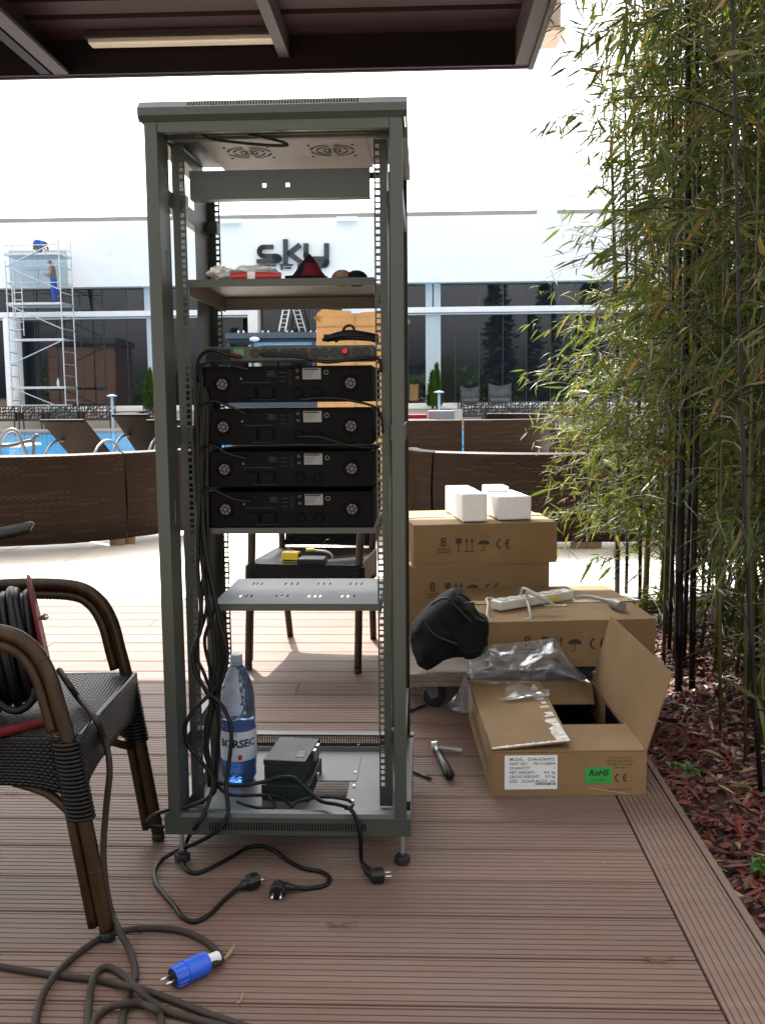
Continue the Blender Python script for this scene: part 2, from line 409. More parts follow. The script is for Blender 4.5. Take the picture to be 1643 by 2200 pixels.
def glassdark():
    m,nt,b=newmat('dark_tinted_window_glass')
    b.inputs['Base Color'].default_value=(.010,.013,.018,1); b.inputs['Roughness'].default_value=.02; b.inputs['IOR'].default_value=1.7
    tc=N(nt,'ShaderNodeTexCoord'); n=N(nt,'ShaderNodeTexNoise',Scale=.6,Detail=1.); nt.links.new(tc.outputs['Object'],n.inputs['Vector'])
    bp=N(nt,'ShaderNodeBump',Strength=.02,Distance=.1); nt.links.new(n.outputs['Fac'],bp.inputs['Height']); nt.links.new(bp.outputs[0],b.inputs['Normal'])
    return m
m_glass=glassdark()
def watermat():
    m,nt,b=newmat('pool_water')
    b.inputs['Base Color'].default_value=(.03,.33,.62,1); b.inputs['Roughness'].default_value=.1; b.inputs['IOR'].default_value=1.12
    tc=N(nt,'ShaderNodeTexCoord'); n=N(nt,'ShaderNodeTexNoise',Scale=3.,Detail=3.); nt.links.new(tc.outputs['Object'],n.inputs['Vector'])
    c=ramp(nt,n.outputs['Fac'],[(.3,(.006,.085,.19)),(.7,(.012,.13,.27))]); nt.links.new(c,b.inputs['Base Color'])
    bp=N(nt,'ShaderNodeBump',Strength=.5,Distance=.04); nt.links.new(n.outputs['Fac'],bp.inputs['Height']); nt.links.new(bp.outputs[0],b.inputs['Normal'])
    return m
m_water=watermat()
def filmmat(name):
    m,nt,b=newmat(name)
    out=nt.nodes['Material Output']
    tr=N(nt,'ShaderNodeBsdfTransparent'); tr.inputs[0].default_value=(.95,.96,.98,1)
    gl=N(nt,'ShaderNodeBsdfGlossy'); gl.inputs['Roughness'].default_value=.08
    df=N(nt,'ShaderNodeBsdfDiffuse'); df.inputs[0].default_value=(.75,.78,.82,1)
    tc=N(nt,'ShaderNodeTexCoord'); n=N(nt,'ShaderNodeTexNoise',Scale=26.,Detail=4.,Distortion=1.5); nt.links.new(tc.outputs['Object'],n.inputs['Vector'])
    bp=N(nt,'ShaderNodeBump',Strength=.25,Distance=.003); nt.links.new(n.outputs['Fac'],bp.inputs['Height'])
    nt.links.new(bp.outputs[0],gl.inputs['Normal'])
    lw=N(nt,'ShaderNodeLayerWeight',Blend=.28); nt.links.new(bp.outputs[0],lw.inputs['Normal'])
    m1=N(nt,'ShaderNodeMixShader'); m1.inputs[0].default_value=.6; nt.links.new(gl.outputs[0],m1.inputs[1]); nt.links.new(df.outputs[0],m1.inputs[2])
    mr=N(nt,'ShaderNodeMapRange'); mr.inputs[3].default_value=.13; mr.inputs[4].default_value=.8; nt.links.new(lw.outputs['Fresnel'],mr.inputs[0])
    ms=N(nt,'ShaderNodeMixShader'); nt.links.new(mr.outputs[0],ms.inputs[0]); nt.links.new(tr.outputs[0],ms.inputs[1]); nt.links.new(m1.outputs[0],ms.inputs[2]); nt.links.new(ms.outputs[0],out.inputs[0])
    return m
m_film=filmmat('clear_polythene_film')
# ================================================================ SETTING
DA=R(-2.2)                       # everything man-made here is turned a touch to the left
DF=frame((0,0,0),DA)
def D(u,v,z=0.): return DF@Vector((u,v,z))
# ground under everything
g=MB(); g.add([(-700,-300,-.12),(700,-300,-.12),(700,900,-.12),(-700,900,-.12)],[(0,1,2,3)])
m_soil=mat('dry_ground',(.30,.25,.19),.9,var=.15,ns=.3,bump=.3,bs=5)
tag(g.build('ground',m_soil),'pale dry ground spreading out below the deck and pool terrace',kind='structure')
# --- deck ------------------------------------------------------------------
deck=thing('deck','reddish brown grooved composite terrace deck under the rack',None,(0,0,0),DA,kind='structure')
if 'category' in deck: del deck['category']
V0=(DF.inverted()@G(150,1757.5)).y; PITCH=.1585; U_IN=.5525; U_OUT=.6925
DRN=(DF.inverted()@G(300,1290)).y
def boardmesh(u0,u1,wd,th=.024,ng=8):
    b=MB(); n=ng; gw=.0025; gd=.0028; e=.009
    prof=[(0,-th),(0,-.0015),(.0015,0)]
    step=(wd-2*e)/(n-1)
    for i in range(n):
        c=e+i*step
        prof+=[(c-gw/2-.0006,0),(c-gw/2,-gd),(c+gw/2,-gd),(c+gw/2+.0006,0)]
    prof+=[(wd-.0015,0),(wd,-.0015),(wd,-th)]
    k=len(prof); vs=[(u0,p[0],p[1]) for p in prof]+[(u1,p[0],p[1]) for p in prof]
    fs=[(i,k+i,k+i+1,i+1) for i in range(k-1)]
    fs+=[list(range(k)),list(range(k,2*k))[::-1]]
    b.add(vs,fs); return b
rows=[]
r0=math.floor((DRN-V0)/PITCH)
nrow=0
jpos={}
for (x,y) in ((324,1342),(232,1413),(182,1457),(640,1478)):
    q=DF.inverted()@G(x,y); jpos[int(math.floor((q.y-V0)/PITCH))]=q.x
for i in range(-9,r0+1):
    v=V0+i*PITCH; U0=-4.4
    rnd=random.Random(i*13+5)
    cuts=[U0,U_IN-.004]
    if i in jpos: cuts=[U0,jpos[i],U_IN-.004]
    elif i<-3: cuts=[-2.2-rnd.random(),U_IN-.004]
    elif v>4.2 and rnd.random()<.5: cuts=[U0,-2.6+rnd.random()*1.4,U_IN-.004]
    wd=min(PITCH-.006,DRN-v-.004)
    if wd<.03: continue
    for a,b_ in zip(cuts[:-1],cuts[1:]):
        o=boardmesh(a+.0015,b_-.0015,wd).build('deck_board',m_deck,deck); o.location=(0,v,rnd.uniform(-.0006,.0006))
# edge boards run the other way
eb=boardmesh(0,DRN+.2-.3,U_OUT-U_IN-.004,ng=9)
def edge(u,w,a,b_,ng):
    o=boardmesh(a,b_,w,ng=ng).build('edge_board',m_deck,deck); o.rotation_euler=(0,0,PI/2); o.location=(u+w,0,0); return o
edge(U_IN+.001,U_OUT-U_IN-.004,.3,3.55,9); edge(U_IN+.001,U_OUT-U_IN-.004,3.553,DRN-.005,9)
edge(U_OUT+.002,.018,.3,DRN-.005,2)
b=MB(); b.box(-4.4,U_OUT+.022,.3,DRN-.006,-.12,-.0265); b.build('deck_frame',mat('dark_joist_wood',(.05,.035,.028),.9),deck)  # dark box filling the space below the boards
# --- drain grate + paving -------------------------------------------------
dr=MB()
sl=[(-3.6+.022*k,-3.6+.022*k+.009,.012,.058) for k in range(190)]
dr.plate(-4.6,3.,0,.07,sl,.004,Matrix.Translation((0,0,0)))
o=dr.build('drain_grate',m_zinc); o.matrix_basis=DF@Matrix.Translation((0,DRN,-.001)); tag(o,'narrow slotted steel drain grate between deck and pale paving','drain')
pav=thing('paving','pale stone paving around the pool',None,(0,0,0),DA,kind='structure')
b=MB(); b.box(-40,40,DRN+.076,11.6,-.11,-.012); b.build('paving_bed',mat('paving_grout',(.40,.36,.31),.9,var=.1,ns=3),pav)
base=None
for i in range(-10,12):
    for j in range(6):
        if base is None:
            q=MB(); q.box(0,.594,0,.594,-.05,0); base=q.build('paving_slab',m_stone,pav,bevel=.003); o=base
        else:
            o=base.copy(); sc.collection.objects.link(o)
        o.location=(i*.6-.1,DRN+.08+j*.6,random.uniform(-.001,.001))
# far pool deck, pool basin outline
FY0=11.6
POOL=[D(-30,13.2),D(-6.5,13.2),D(-2.5,15.5),D(2.,21.),D(26,23.),D(26,38.5),D(-30,38.5)]
ring=[(p.x,p.y) for p in POOL]
b=MB()
bx=[D(-60,FY0),D(60,FY0),D(60,40.4),D(-60,40.4)]
# terrace as strips round the pool
def quad(b,pts,z=0.): b.add([(p.x,p.y,z) for p in pts],[tuple(range(len(pts)))])
quad(b,[D(-60,FY0),D(60,FY0),D(60,23),POOL[4],POOL[3],POOL[2],POOL[1],POOL[0],D(-60,13.2)],-.004)
quad(b,[D(-60,13.2),POOL[0],POOL[6],D(-60,38.5)],-.004)
quad(b,[POOL[4],D(60,23),D(60,38.5),POOL[5]],-.004)
quad(b,[D(-60,38.5),D(60,38.5),D(60,40.6),D(-60,40.6)],-.004)
tag(b.build('pool_terrace',m_terr),'pale stone terrace around the pool',kind='structure')
b=MB(); quad(b,POOL,-.06); tag(b.build('pool_water',m_water),'bright blue swimming pool water',kind='structure')
b=MB()
for i in range(len(POOL)):
    a,c=POOL[i],POOL[(i+1)%len(POOL)]; t=(c-a); L=t.length; ang=math.atan2(t.y,t.x)
    T=Matrix.Translation(a)@Matrix.Rotation(ang,4,'Z'); b.box(0,L,-.28,0,-.1,.012,0,T)
tag(b.build('pool_coping',m_stone),'pale stone coping edging the blue pool',kind='structure')
# mulch bed soil
b=MB(); NU=26;NV=40
def bedf(i,j):
    u=U_OUT+.024+i*3.0; v=.3+j*(DRN+1.2-.3); p=D(u,v); z=-.045+.05*noise.noise(Vector((p.x*2,p.y*2,0)))+.03*min(1,i*3); return (p.x,p.y,z-.02)
b.grid(bedf,NU,NV)
m_bed=mat('dark_mulch_soil',(.06,.028,.02),.95,var=.4,ns=9,bump=1,bs=60)
tag(b.build('mulch_bed',m_bed,smooth=True),'dark mulched planting bed beside the deck',kind='structure')
def bedz(x,y):
    p=DF.inverted()@Vector((x,y,0)); i=(p.x-U_OUT-.024)/3.
    return -.065+.05*noise.noise(Vector((x*2,y*2,0)))+.03*min(1,i*3)
b=MB(); rn=random.Random(3)
def chip(b,c,l,wd,th,rz,rx,ry,mi=0):
    T=Matrix.Translation(c)@Matrix.Rotation(rz,4,'Z')@Matrix.Rotation(rx,4,'X')@Matrix.Rotation(ry,4,'Y')
    b.add([(-l,-wd*.3,0),(-l*.6,-wd,0),(l*.7,-wd*.9,0),(l,wd*.2,0),(l*.4,wd,0),(-l*.7,wd*.8,0),(0,0,th)],[(0,1,6),(1,2,6),(2,3,6),(3,4,6),(4,5,6),(5,0,6),(5,4,3,2,1,0)],mi,T)
for k in range(9000):
    u=U_OUT+.02+abs(rn.gauss(0,.75)); v=rn.uniform(1.2,5.0)
    p=D(u,v); z=bedz(p.x,p.y)+rn.uniform(.0,.02)+(.018 if u<U_OUT+.1 else .0)
    chip(b,(p.x,p.y,z),rn.choice((.6,1,1,1.6))*rn.uniform(.010,.030),rn.uniform(.004,.012),rn.uniform(.003,.008),rn.uniform(0,6.3),rn.gauss(0,.3),rn.gauss(0,.3))
tag(b.build('bark_mulch',m_chip),'red dyed bark chips covering the planting bed','mulch',kind='stuff')
def leafshape(b,T,l,wd,curl=.2,mi=0):
    # narrow bamboo leaf: 4 segments folded on the midrib
    vs=[];fs=[]
    st=[(0,.12),(.3,1),(.65,.75),(1,0.04)]
    for t,ww in st:
        z=-curl*l*t*t
        vs+=[(t*l,-wd*ww,z+wd*ww*.35),(t*l,0,z),(t*l,wd*ww,z+wd*ww*.35)]
    for i in range(3):
        a=i*3; fs+=[(a,a+1,a+4,a+3),(a+1,a+2,a+5,a+4)]
    b.add(vs,fs,mi,T)
b=MB()
for k in range(420):
    u=U_OUT+.0+abs(rn.gauss(0,.6))+(-.0); v=rn.uniform(1.2,5.0); p=D(u,v)
    T=Matrix.Translation((p.x,p.y,bedz(p.x,p.y)+rn.uniform(.02,.04)))@Matrix.Rotation(rn.uniform(0,6.3),4,'Z')@Matrix.Rotation(rn.gauss(0,.25),4,'X')
    leafshape(b,T,rn.uniform(.04,.11),rn.uniform(.004,.010),rn.uniform(-.2,.3))
tag(b.build('leaf_litter',m_leafdry),'dry straw coloured bamboo leaves lying on the red mulch','leaf litter',kind='stuff')
m_brownleaf=mat('brown_dead_leaf',(.09,.042,.016),.7,var=.2,ns=60)
# --- single leaves lying on the deck
for (x,y,l,rz,lab) in ((725,1990,.055,.1,'curled brown leaf on the deck below the middle plug'),(480,2065,.06,1.2,'yellow brown leaf beside the blue plug'),
    (517,2150,.03,1.5,'small yellow leaf at the bottom edge left of centre'),(1405,2065,.055,-.05,'long brown leaf on the deck near the lower right edge board'),
    (1295,1857,.02,1.1,'tiny pale leaf below the open carton'),(20,1706,.04,.1,'thin dark leaf on the deck under the foreground chair')):
    b=MB(); p=G(x,y,.003)
    l*=.8; T=Matrix.Translation(p)@Matrix.Rotation(rz,4,'Z')
    leafshape(b,T,l,l*.10,-.25); leafshape(b,T@Matrix.Rotation(2.8,4,'Z'),l*.6,l*.12,-.2)
    tag(b.build('fallen_leaf',m_leafdry if 'yellow' in lab or 'pale' in lab else m_brownleaf),lab,'leaf')
# ================================================================ BUILDING (far side of the pool)
BV=42.
def bp_(x,y,v=BV):
    q=onplane(DF,x,y,v); return q.x,q.z
Z0=bp_(160,878)[1]; ZB=bp_(100,688)[1]; ZT=bp_(100,671)[1]; ZF=bp_(180,622)[1]; ZR=bp_(150,484)[1]
Z0=(Z0+bp_(1100,869)[1])/2; ZB=(ZB+bp_(1000,676)[1])/2; ZT=(ZT+bp_(1000,661)[1])/2; ZF=(ZF+bp_(1100,606)[1])/2; ZR=(ZR+bp_(1100,465)[1])/2
print('building z',Z0,ZB,ZT,ZF,ZR)
terr=thing('terrace_wall','pale stone terrace step the glazed building stands on',None,(0,0,0),DA,kind='structure')
b=MB(); b.box(-60,60,40.6,70,-.1,Z0-.12); b.build('terrace_block',m_terr,terr)
b=MB(); b.box(-60,60,40.5,41.6,Z0-.12,Z0-.02); b.build('terrace_nosing',m_white,terr)
bld=thing('glazed_building','long white fronted building with dark tinted glass walls beyond the pool','building',(0,0,0),DA)
b=MB()
b.box(-26,30,BV-.6,BV+12,ZF,ZR); fas=b.build('fascia_wall',m_white,bld)
b=MB()
uA=bp_(537,700)[0]; uB=bp_(736,660)[0]    # recessed portal between
b.box(-26,uA+.02,BV-.35,BV+.3,ZB,ZT); b.box(uB,30,BV-.35,BV+.3,ZB,ZT)
b.build('white_band',m_white,bld)
b=MB(); b.box(-26,uA,BV-.42,BV-.352,ZB+.04,ZB+.08); b.box(uB+.2,30,BV-.42,BV-.352,ZB+.04,ZB+.08)
b.build('band_flashing',m_zinc,bld)
b=MB(); b.box(-26,uA,BV-.3,BV+.1,Z0-.12,Z0+.10); b.box(uB,30,BV-.3,BV+.1,Z0-.12,Z0+.10); b.build('base_sill',m_white,bld)
m_spand=mat('pale_grey_parapet',(.20,.205,.21),.6,var=.03)
b=MB(); b.box(-26,30,BV+1.5,BV+2,ZR-.1,ZR+.56); b.build('parapet',mat('grey_parapet_capping',(.13,.135,.14),.7,var=.08,ns=.8),bld)
lt=None
for (x0,x1,y) in ((480,524,484),(726,770,479),(1150,1190,466)):
    u0,z=bp_(x0,y); u1,_=bp_(x1,y); b=MB(); b.box(u0,u1,BV-.9,BV-.65,z-.08,z+.1); b.box(u0+.2,u0+.25,BV-.66,BV-.59,z-.05,z+.02); b.box(u1-.25,u1-.2,BV-.66,BV-.59,z-.05,z+.02); b.build('facade_light',m_white,bld)
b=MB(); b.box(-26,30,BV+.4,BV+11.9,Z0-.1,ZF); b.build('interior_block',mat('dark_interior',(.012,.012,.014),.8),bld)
m_mull=mat('dark_grey_glazing_bead',(.07,.075,.08),.4)
# panes, each its own, mullions between
pw=50/2090*BV
up=None; lo=None
def pane(u,z0,z1,name='window_pane'):
    b=MB(); b.box(.012,pw-.012,0,.02,0,z1-z0); return b.build(name,m_glass,bld)
off=bp_(1029,640)[0]%pw
k0=int((-19-off)/pw); k1=int((24-off)/pw)
rnp=random.Random(4)
for k in range(k0,k1):
    u=off+k*pw
    inp= (u>uA-pw*.6 and u<uB-pw*.2)
    if not inp:
        if up is None: up=pane(u,ZT,ZF,'upper_window_pane'); o=up
        else: o=up.copy(); sc.collection.objects.link(o)
        o.location=(u,BV+rnp.uniform(0,.01),ZT); o.rotation_euler=(rnp.gauss(0,.003),0,rnp.gauss(0,.004))
        if lo is None: lo=pane(u,Z0+.1,ZB,'tall_window_pane'); o=lo
        else: o=lo.copy(); sc.collection.objects.link(o)
        o.location=(u,BV+rnp.uniform(0,.01),Z0+.1); o.rotation_euler=(rnp.gauss(0,.003),0,rnp.gauss(0,.004))
        if k==k0:
            b=MB(); b.box(-.015,.012,BV-.03,BV+.05,ZT,ZF); mu=b.build('mullion',m_mull,bld)
            b=MB(); b.box(-.010,.008,BV-.02,BV+.05,Z0+.1,ZB); ml=b.build('mullion',m_mull,bld)
        else:
            mu_=mu.copy(); sc.collection.objects.link(mu_); ml_=ml.copy(); sc.collection.objects.link(ml_); mu_.location.x=ml_.location.x=u
        if k==k0: mu.location.x=ml.location.x=u
# recessed portal
b=MB()
b.box(uA,uA+.42,BV-.5,BV+.3,Z0,ZF+.02); b.build('portal_post',m_white,bld)
b=MB(); b.box(uB,uB+.22,BV-.5,BV+.3,ZT-.0,ZF+.02); b.build('portal_post',m_white,bld)
kk=0;u=uA+.45
while u<uB-.1:
    b=MB(); b.box(u,min(u+pw*1.02,uB)-.02,BV+.3,BV+.32,Z0,ZF); b.build('portal_window_pane',m_glass,bld); u+=pw*1.02
# pilasters and round column
m_pil=mat('pale_blue_white_render',(.50,.57,.60),.6,var=.03)
for x0,x1 in ((914,946),):
    u0=bp_(x0,700)[0]; u1=bp_(x1,700)[0]
    b=MB(); b.box(u0,u1,BV-.2,BV+.02,Z0+.1,ZB); b.box(u0,(u0+u1)/2-.03,BV-.12,BV-.04,ZT,ZF);b.box((u0+u1)/2+.03,u1,BV-.12,BV-.04,ZT,ZF); b.build('pilaster',m_pil,bld)
u0=bp_(318,700)[0]; b=MB(); b.box(u0,u0+.3,BV-.2,BV+.02,Z0,ZB); b.box(u0-.06,u0+.2,BV-.2,BV+.02,ZT,ZF); b.build('pilaster',m_pil,bld)
u0,z=bp_(50,800); b=MB(); b.lathe([(.36,Z0-.1),(.36,ZB)],24,T=Matrix.Translation((u0,BV-.9,0))); b.build('round_column',m_white,bld,smooth=True,angle=.6)
# bluish unpainted strip of fascia by the scaffold
u0,_=bp_(33,560); u1,_=bp_(155,560)
for i,(a,c) in enumerate(((u0,(u0+u1)/2-.01),((u0+u1)/2+.01,u1))):
    b=MB(); b.box(a,c,BV-.63,BV-.603,ZF+.03,ZF+1.55); b.build('fascia_panel',mat('primed_blue_grey_panel',(.42,.5,.54),.6,var=.05),bld)
# ---- sign letters
sign=thing('sky_sign','large dark grey lowercase lettering on the white facade','sign',(0,0,0),DA)
m_sign=mat('anthracite_sign_letters',(.035,.04,.045),.5,var=.1)
def spoly(b,pts):  # polygon in photo pixels -> prism on facade
    q=[bp_(x,y,BV-.62) for x,y in pts]
    T=Matrix(((1,0,0,0),(0,0,-1,0),(0,1,0,0),(0,0,0,1))); T.translation=Vector((0,BV-.62,0))
    b.prism(q[::-1] if True else q,0,.14,0,T)
def stroke(b,pts,wd):
    for a,c in zip(pts[:-1],pts[1:]):
        dx,dy=c[0]-a[0],c[1]-a[1]; L=math.hypot(dx,dy)
        if L<.5: continue
        nx,ny=-dy/L*wd/2,dx/L*wd/2; ex_,ey_=dx/L*wd*.42,dy/L*wd*.42
        spoly(b,[(a[0]-ex_+nx,a[1]-ey_+ny),(c[0]+ex_+nx,c[1]+ey_+ny),(c[0]+ex_-nx,c[1]+ey_-ny),(a[0]-ex_-nx,a[1]-ey_-ny)])
def arcpts(cx,cy,rx,ry,a0,a1,n=8): return [(cx+rx*math.cos(R(a0+(a1-a0)*i/n)),cy+ry*math.sin(R(a0+(a1-a0)*i/n))) for i in range(n+1)]
b=MB(); stroke(b,[(584,531)]+arcpts(568,541,10,9.5,-90,-270)+[(590,550.5)]+arcpts(592,556,9,5.5,-90,90)+[(556,562)],9); o=b.build('letter_s',m_sign,sign)
b=MB(); stroke(b,[(614,519),(614,563)],10); stroke(b,[(642,529),(622,545),(646,563)],10.5); b.build('letter_k',m_sign,sign)
b=MB(); stroke(b,[(658,528),(658,546)]+arcpts(667,549,9,8,180,90)+[(694,557)],10.5); stroke(b,[(702,528),(702,562)]+arcpts(697,562,5,8,0,90)+[(672,570)],10.5); b.build('letter_y',m_sign,sign)
b=MB()
for x0,x1,y0,y1 in ((556,594,569,572),(557,562,572,580),(570,575,572,580),(602,630,568,571),(604,608,571,580),(612,626,575,578),(640,652,568,578),(660,690,576,580)):
    spoly(b,[(x0,y0),(x1,y0),(x1,y1),(x0,y1)])
b.build('small_lettering',m_sign,sign)
# ---- ladder inside portal
lad=thing('step_ladder','aluminium stepladder standing open in the dark recess under the sign','ladder',(0,0,0),DA)
def pp(x,y,v): q=onplane(DF,x,y,v); return Vector((q.x,v,q.z))
L1=MB(); L2=MB()
for (b,top,bot,dv) in ((L1,(620,640),(606,712),0),(L2,(629,640),(650,712),.9)):
    t=pp(*top,BV-1.2+dv*.3); q=pp(*bot,BV-1.5+dv); 
    for s in (-.13,.13): b.tube([t+Vector((s,0,0)),q+Vector((s,0,0))],.035,6)
    for i in range(1,8): p=t.lerp(q,i/8); b.tube([p+Vector((-.13,0,0)),p+Vector((.13,0,0))],.02,5)
build_each(L1,'ladder_frame',m_alu,lad); build_each(L2,'ladder_frame',m_alu,lad)
# ---- bar roof / stage under the ladder
bar=thing('poolside_bar','grey steel framed bar canopy with lamps under the ladder','bar',(0,0,0),DA)
v=BV-3.5
a=pp(486,715,v); c=pp(690,712,v)
m_gst=mat('blue_grey_steel_beam',(.075,.085,.095),.5,var=.08)
b=MB(); b.box(a.x,c.x,v-.2,v+2.6,pp(500,728,v).z,pp(500,716,v).z); b.build('roof_beam',m_gst,bar)
b=MB(); b.box(a.x,c.x,v+.1,v+2.2,pp(500,735,v).z,pp(500,728.5,v).z); b.build('roof_panel',mat('dark_steel_soffit',(.05,.06,.07),.6),bar)
b=MB(); b.box(pp(540,740,v).x,c.x,v+.3,v+.5,pp(500,742,v).z,pp(500,735,v).z); b.build('light_strip_panel',m_pil,bar)
b=MB()
for x in (513,524,565,577,617,628,668,680):
    q=pp(x,716,v); b.box(q.x-.03,q.x+.03,v-.1,v,q.z,q.z+.1)
build_each(b,'clamp',m_white,bar)
b=MB()
for x in (489,540,672): q=pp(x,742,v); b.box(q.x-.05,q.x+.05,v+.2,v+.3,Z0-.1,q.z+.25)
build_each(b,'bar_post',m_gst,bar)
b=MB(); q=pp(490,870,v); q2=pp(690,868,v); b.box(q.x,q2.x,v+.1,v+1,Z0-.1,Z0+1.1); b.build('bar_counter',m_gst,bar)
b=MB(); q=pp(547,729,v-.3); b.sphere(q,.12,10,6,sq=(1.7,1,.8)); b.build('spotlight',m_white,bar,smooth=True)
# ================================================================ SCAFFOLD with two workers
scf=thing('scaffold_tower','tall silver aluminium scaffold tower against the white facade at far left','scaffold',(0,0,0),DA)
VA,VB_=BV-2.6,BV-1.2      # near and far frame
def tub(b,x0,y0,x1,y1,v0,v1=None,r=.026): b.tube([pp(x0,y0,v0),pp(x1,y1,v1 if v1 else v0)],r,6)
posts=(((14,560,26,877,VA),'p'),((127,515,141,877,VA),'p'),((26,525,45,875,VB_),'p'),((151,518,168,876,VB_),'p'))
for (x0,y0,x1,y1,v),_ in posts:
    q0=pp(x0,y0,v); q1=pp(x1,y1,v); x=(q0.x+q1.x)/2
    b=MB(); b.tube([(x,v,Z0-.1),(x,v,q0.z)],.028,8); b.build('post',m_alu,scf)
XL=(pp(14,560,VA).x+pp(26,877,VA).x)/2; XR=(pp(127,515,VA).x+pp(141,877,VA).x)/2
XL2=(pp(26,525,VB_).x+pp(45,875,VB_).x)/2; XR2=(pp(151,518,VB_).x+pp(168,876,VB_).x)/2
def zz(y): return pp(90,y,VA).z
for y in (532,570,605,628,654,680,707,729,756,783,808,836,860):
    if y>540: b=MB(); b.tube([(XL,VA,zz(y)),(XL2,VB_,zz(y))],.02,6); b.build('rung',m_alu,scf)
    b=MB(); b.tube([(XR,VA,zz(y)),(XR2,VB_,zz(y))],.02,6); b.build('rung',m_alu,scf)
for y in (545,652,730,833,872):
    b=MB(); b.box(XL-.05,XR+.05,VA,VA+.62 if y!=833 else VA+1.3,zz(y)-.04,zz(y)+.05)
    if y in(545,652): b.box(XL-.05,XR+.05,VA+.65,VB_,zz(y)-.04,zz(y)+.05)
    b.build('platform',m_alu,scf)
for y in (526,570,607): 
    b=MB(); b.tube([(XL,VA,zz(y)),(XR,VA,zz(y))],.02,6); b.tube([(XL2,VB_,zz(y)),(XR2,VB_,zz(y))],.02,6); build_each(b,'guard_rail',m_alu,scf)
for x0,y0,x1,y1 in ((14,572,127,518),(14,572,130,623),(20,655,134,707),(24,782,132,732),(24,833,141,880)):
    b=MB(); b.tube([(XL+.05,VA-.05,zz(y0)),(XR,VA-.05,zz(y1))],.024,6); b.build('diagonal_brace',m_alu,scf)
b=MB()
for s in (0,.4):
    b.tube([(XL+.1+s,VA+.3,zz(720)),(XL+.1+s,VA+.3,zz(600))],.02,6)
for i in range(7): b.tube([(XL+.1,VA+.3,zz(610+i*16)),(XL+.5,VA+.3,zz(610+i*16))],.016,5)
build_each(b,'inner_ladder',m_alu,scf)
# bottle & sheet on the low platform
b=MB(); q=Vector((pp(120,829,VA).x,VA+.3,zz(833)+.05)); b.lathe([(.05,0),(.055,.02),(.055,.2),(.02,.3),(.02,.34)],10,T=Matrix.Translation(q)); o=b.build('water_bottle',mat('pale_plastic_bottle',(.55,.7,.75),.2),smooth=True); o.parent=None
o.matrix_basis=DF; tag(o,'small clear bottle on the lowest platform of the scaffold','bottle')
# workers
def man_standing():
    q=Vector((pp(118,648,VA+.35).x,VA+.35,zz(652)+.05)); s=1.0
    t=thing('person','worker in camouflage vest and blue overall trousers standing on the middle platform','person',DF@q,DA)
    J=[(0,0,.95),(-.02,0,1.15),(-.04,0,1.38),(-.06,0,1.50),(-.14,0,1.62),(-.18,0,1.68),   #0-5 pelvis..head
       (.0,.09,.90),(.03,.10,.50),(.07,.1,.10),(-.07,.10,.04),                              #6-9 leg
       (.0,-.09,.90),(-.02,-.10,.50),(.03,-.1,.10),(-.11,-.10,.04),                         #10-13
       (-.03,.19,1.40),(-.02,.23,1.14),(-.24,.16,1.08),(-.32,.12,1.09),                     #14-17 arm
       (-.03,-.19,1.40),(-.04,-.23,1.14),(-.27,-.16,1.10),(-.36,-.12,1.12)]
    E=[(0,1),(1,2),(2,3),(3,4),(4,5),(0,6),(6,7),(7,8),(8,9),(0,10),(10,11),(11,12),(12,13),(2,14),(14,15),(15,16),(16,17),(2,18),(18,19),(19,20),(20,21)]
    Rr=[.14,.13,.15,.06,.095,.085,.10,.075,.05,.045,.10,.075,.05,.045,.06,.042,.034,.035,.06,.042,.034,.035]
    def fm(c):
        if c.z<.98: return 1 if c.z>.08 else 3
        if abs(c.y)>.185 or c.x<-.2 and c.z<1.3: return 0
        if c.z<1.47: return 2
        return 4 if (c.z>1.70 or c.x>-.10 and c.z>1.6) else 0
    skinned('body',J,E,Rr,[m_skin,m_ovblue,m_camo,m_black,m_hair],fm,t)
    return t
def man_crouch():
    q=Vector((pp(80,540,VA+.4).x,VA+.4,zz(545)+.05))
    t=thing('person','worker in blue shirt crouching with head down on the top platform','person',DF@q,DA)
    J=[(-.12,0,.28),(.0,0,.46),(.2,0,.52),(.32,0,.45),(.40,0,.36),(.43,0,.28),
       (-.06,.13,.26),(.22,.18,.38),(.05,.16,.07),(.2,.16,.04),
       (-.06,-.13,.26),(.22,-.18,.38),(.05,-.16,.07),(.2,-.16,.04),
       (.24,.2,.46),(.36,.24,.26),(.44,.14,.10),(.48,.1,.05),
       (.24,-.2,.46),(.36,-.24,.26),(.44,-.14,.10),(.48,-.1,.05)]
    E=[(0,1),(1,2),(2,3),(3,4),(4,5),(0,6),(6,7),(7,8),(8,9),(0,10),(10,11),(11,12),(12,13),(2,14),(14,15),(15,16),(16,17),(2,18),(18,19),(19,20),(20,21)]
    Rr=[.15,.16,.15,.06,.09,.085,.11,.075,.055,.045,.11,.075,.055,.045,.065,.045,.035,.03,.065,.045,.035,.03]
    def fm(c):
        if c.x>.36 and c.z>.18 and abs(c.y)<.12: return 3
        if c.x>.40 and c.z<.22: return 0
        if c.z<.32 or (c.x<-.05 and c.z<.40): return 2
        return 1
    skinned('body',J,E,Rr,[m_skin,m_ovblue,m_greycloth,m_hair],fm,t)
man_standing(); man_crouch()
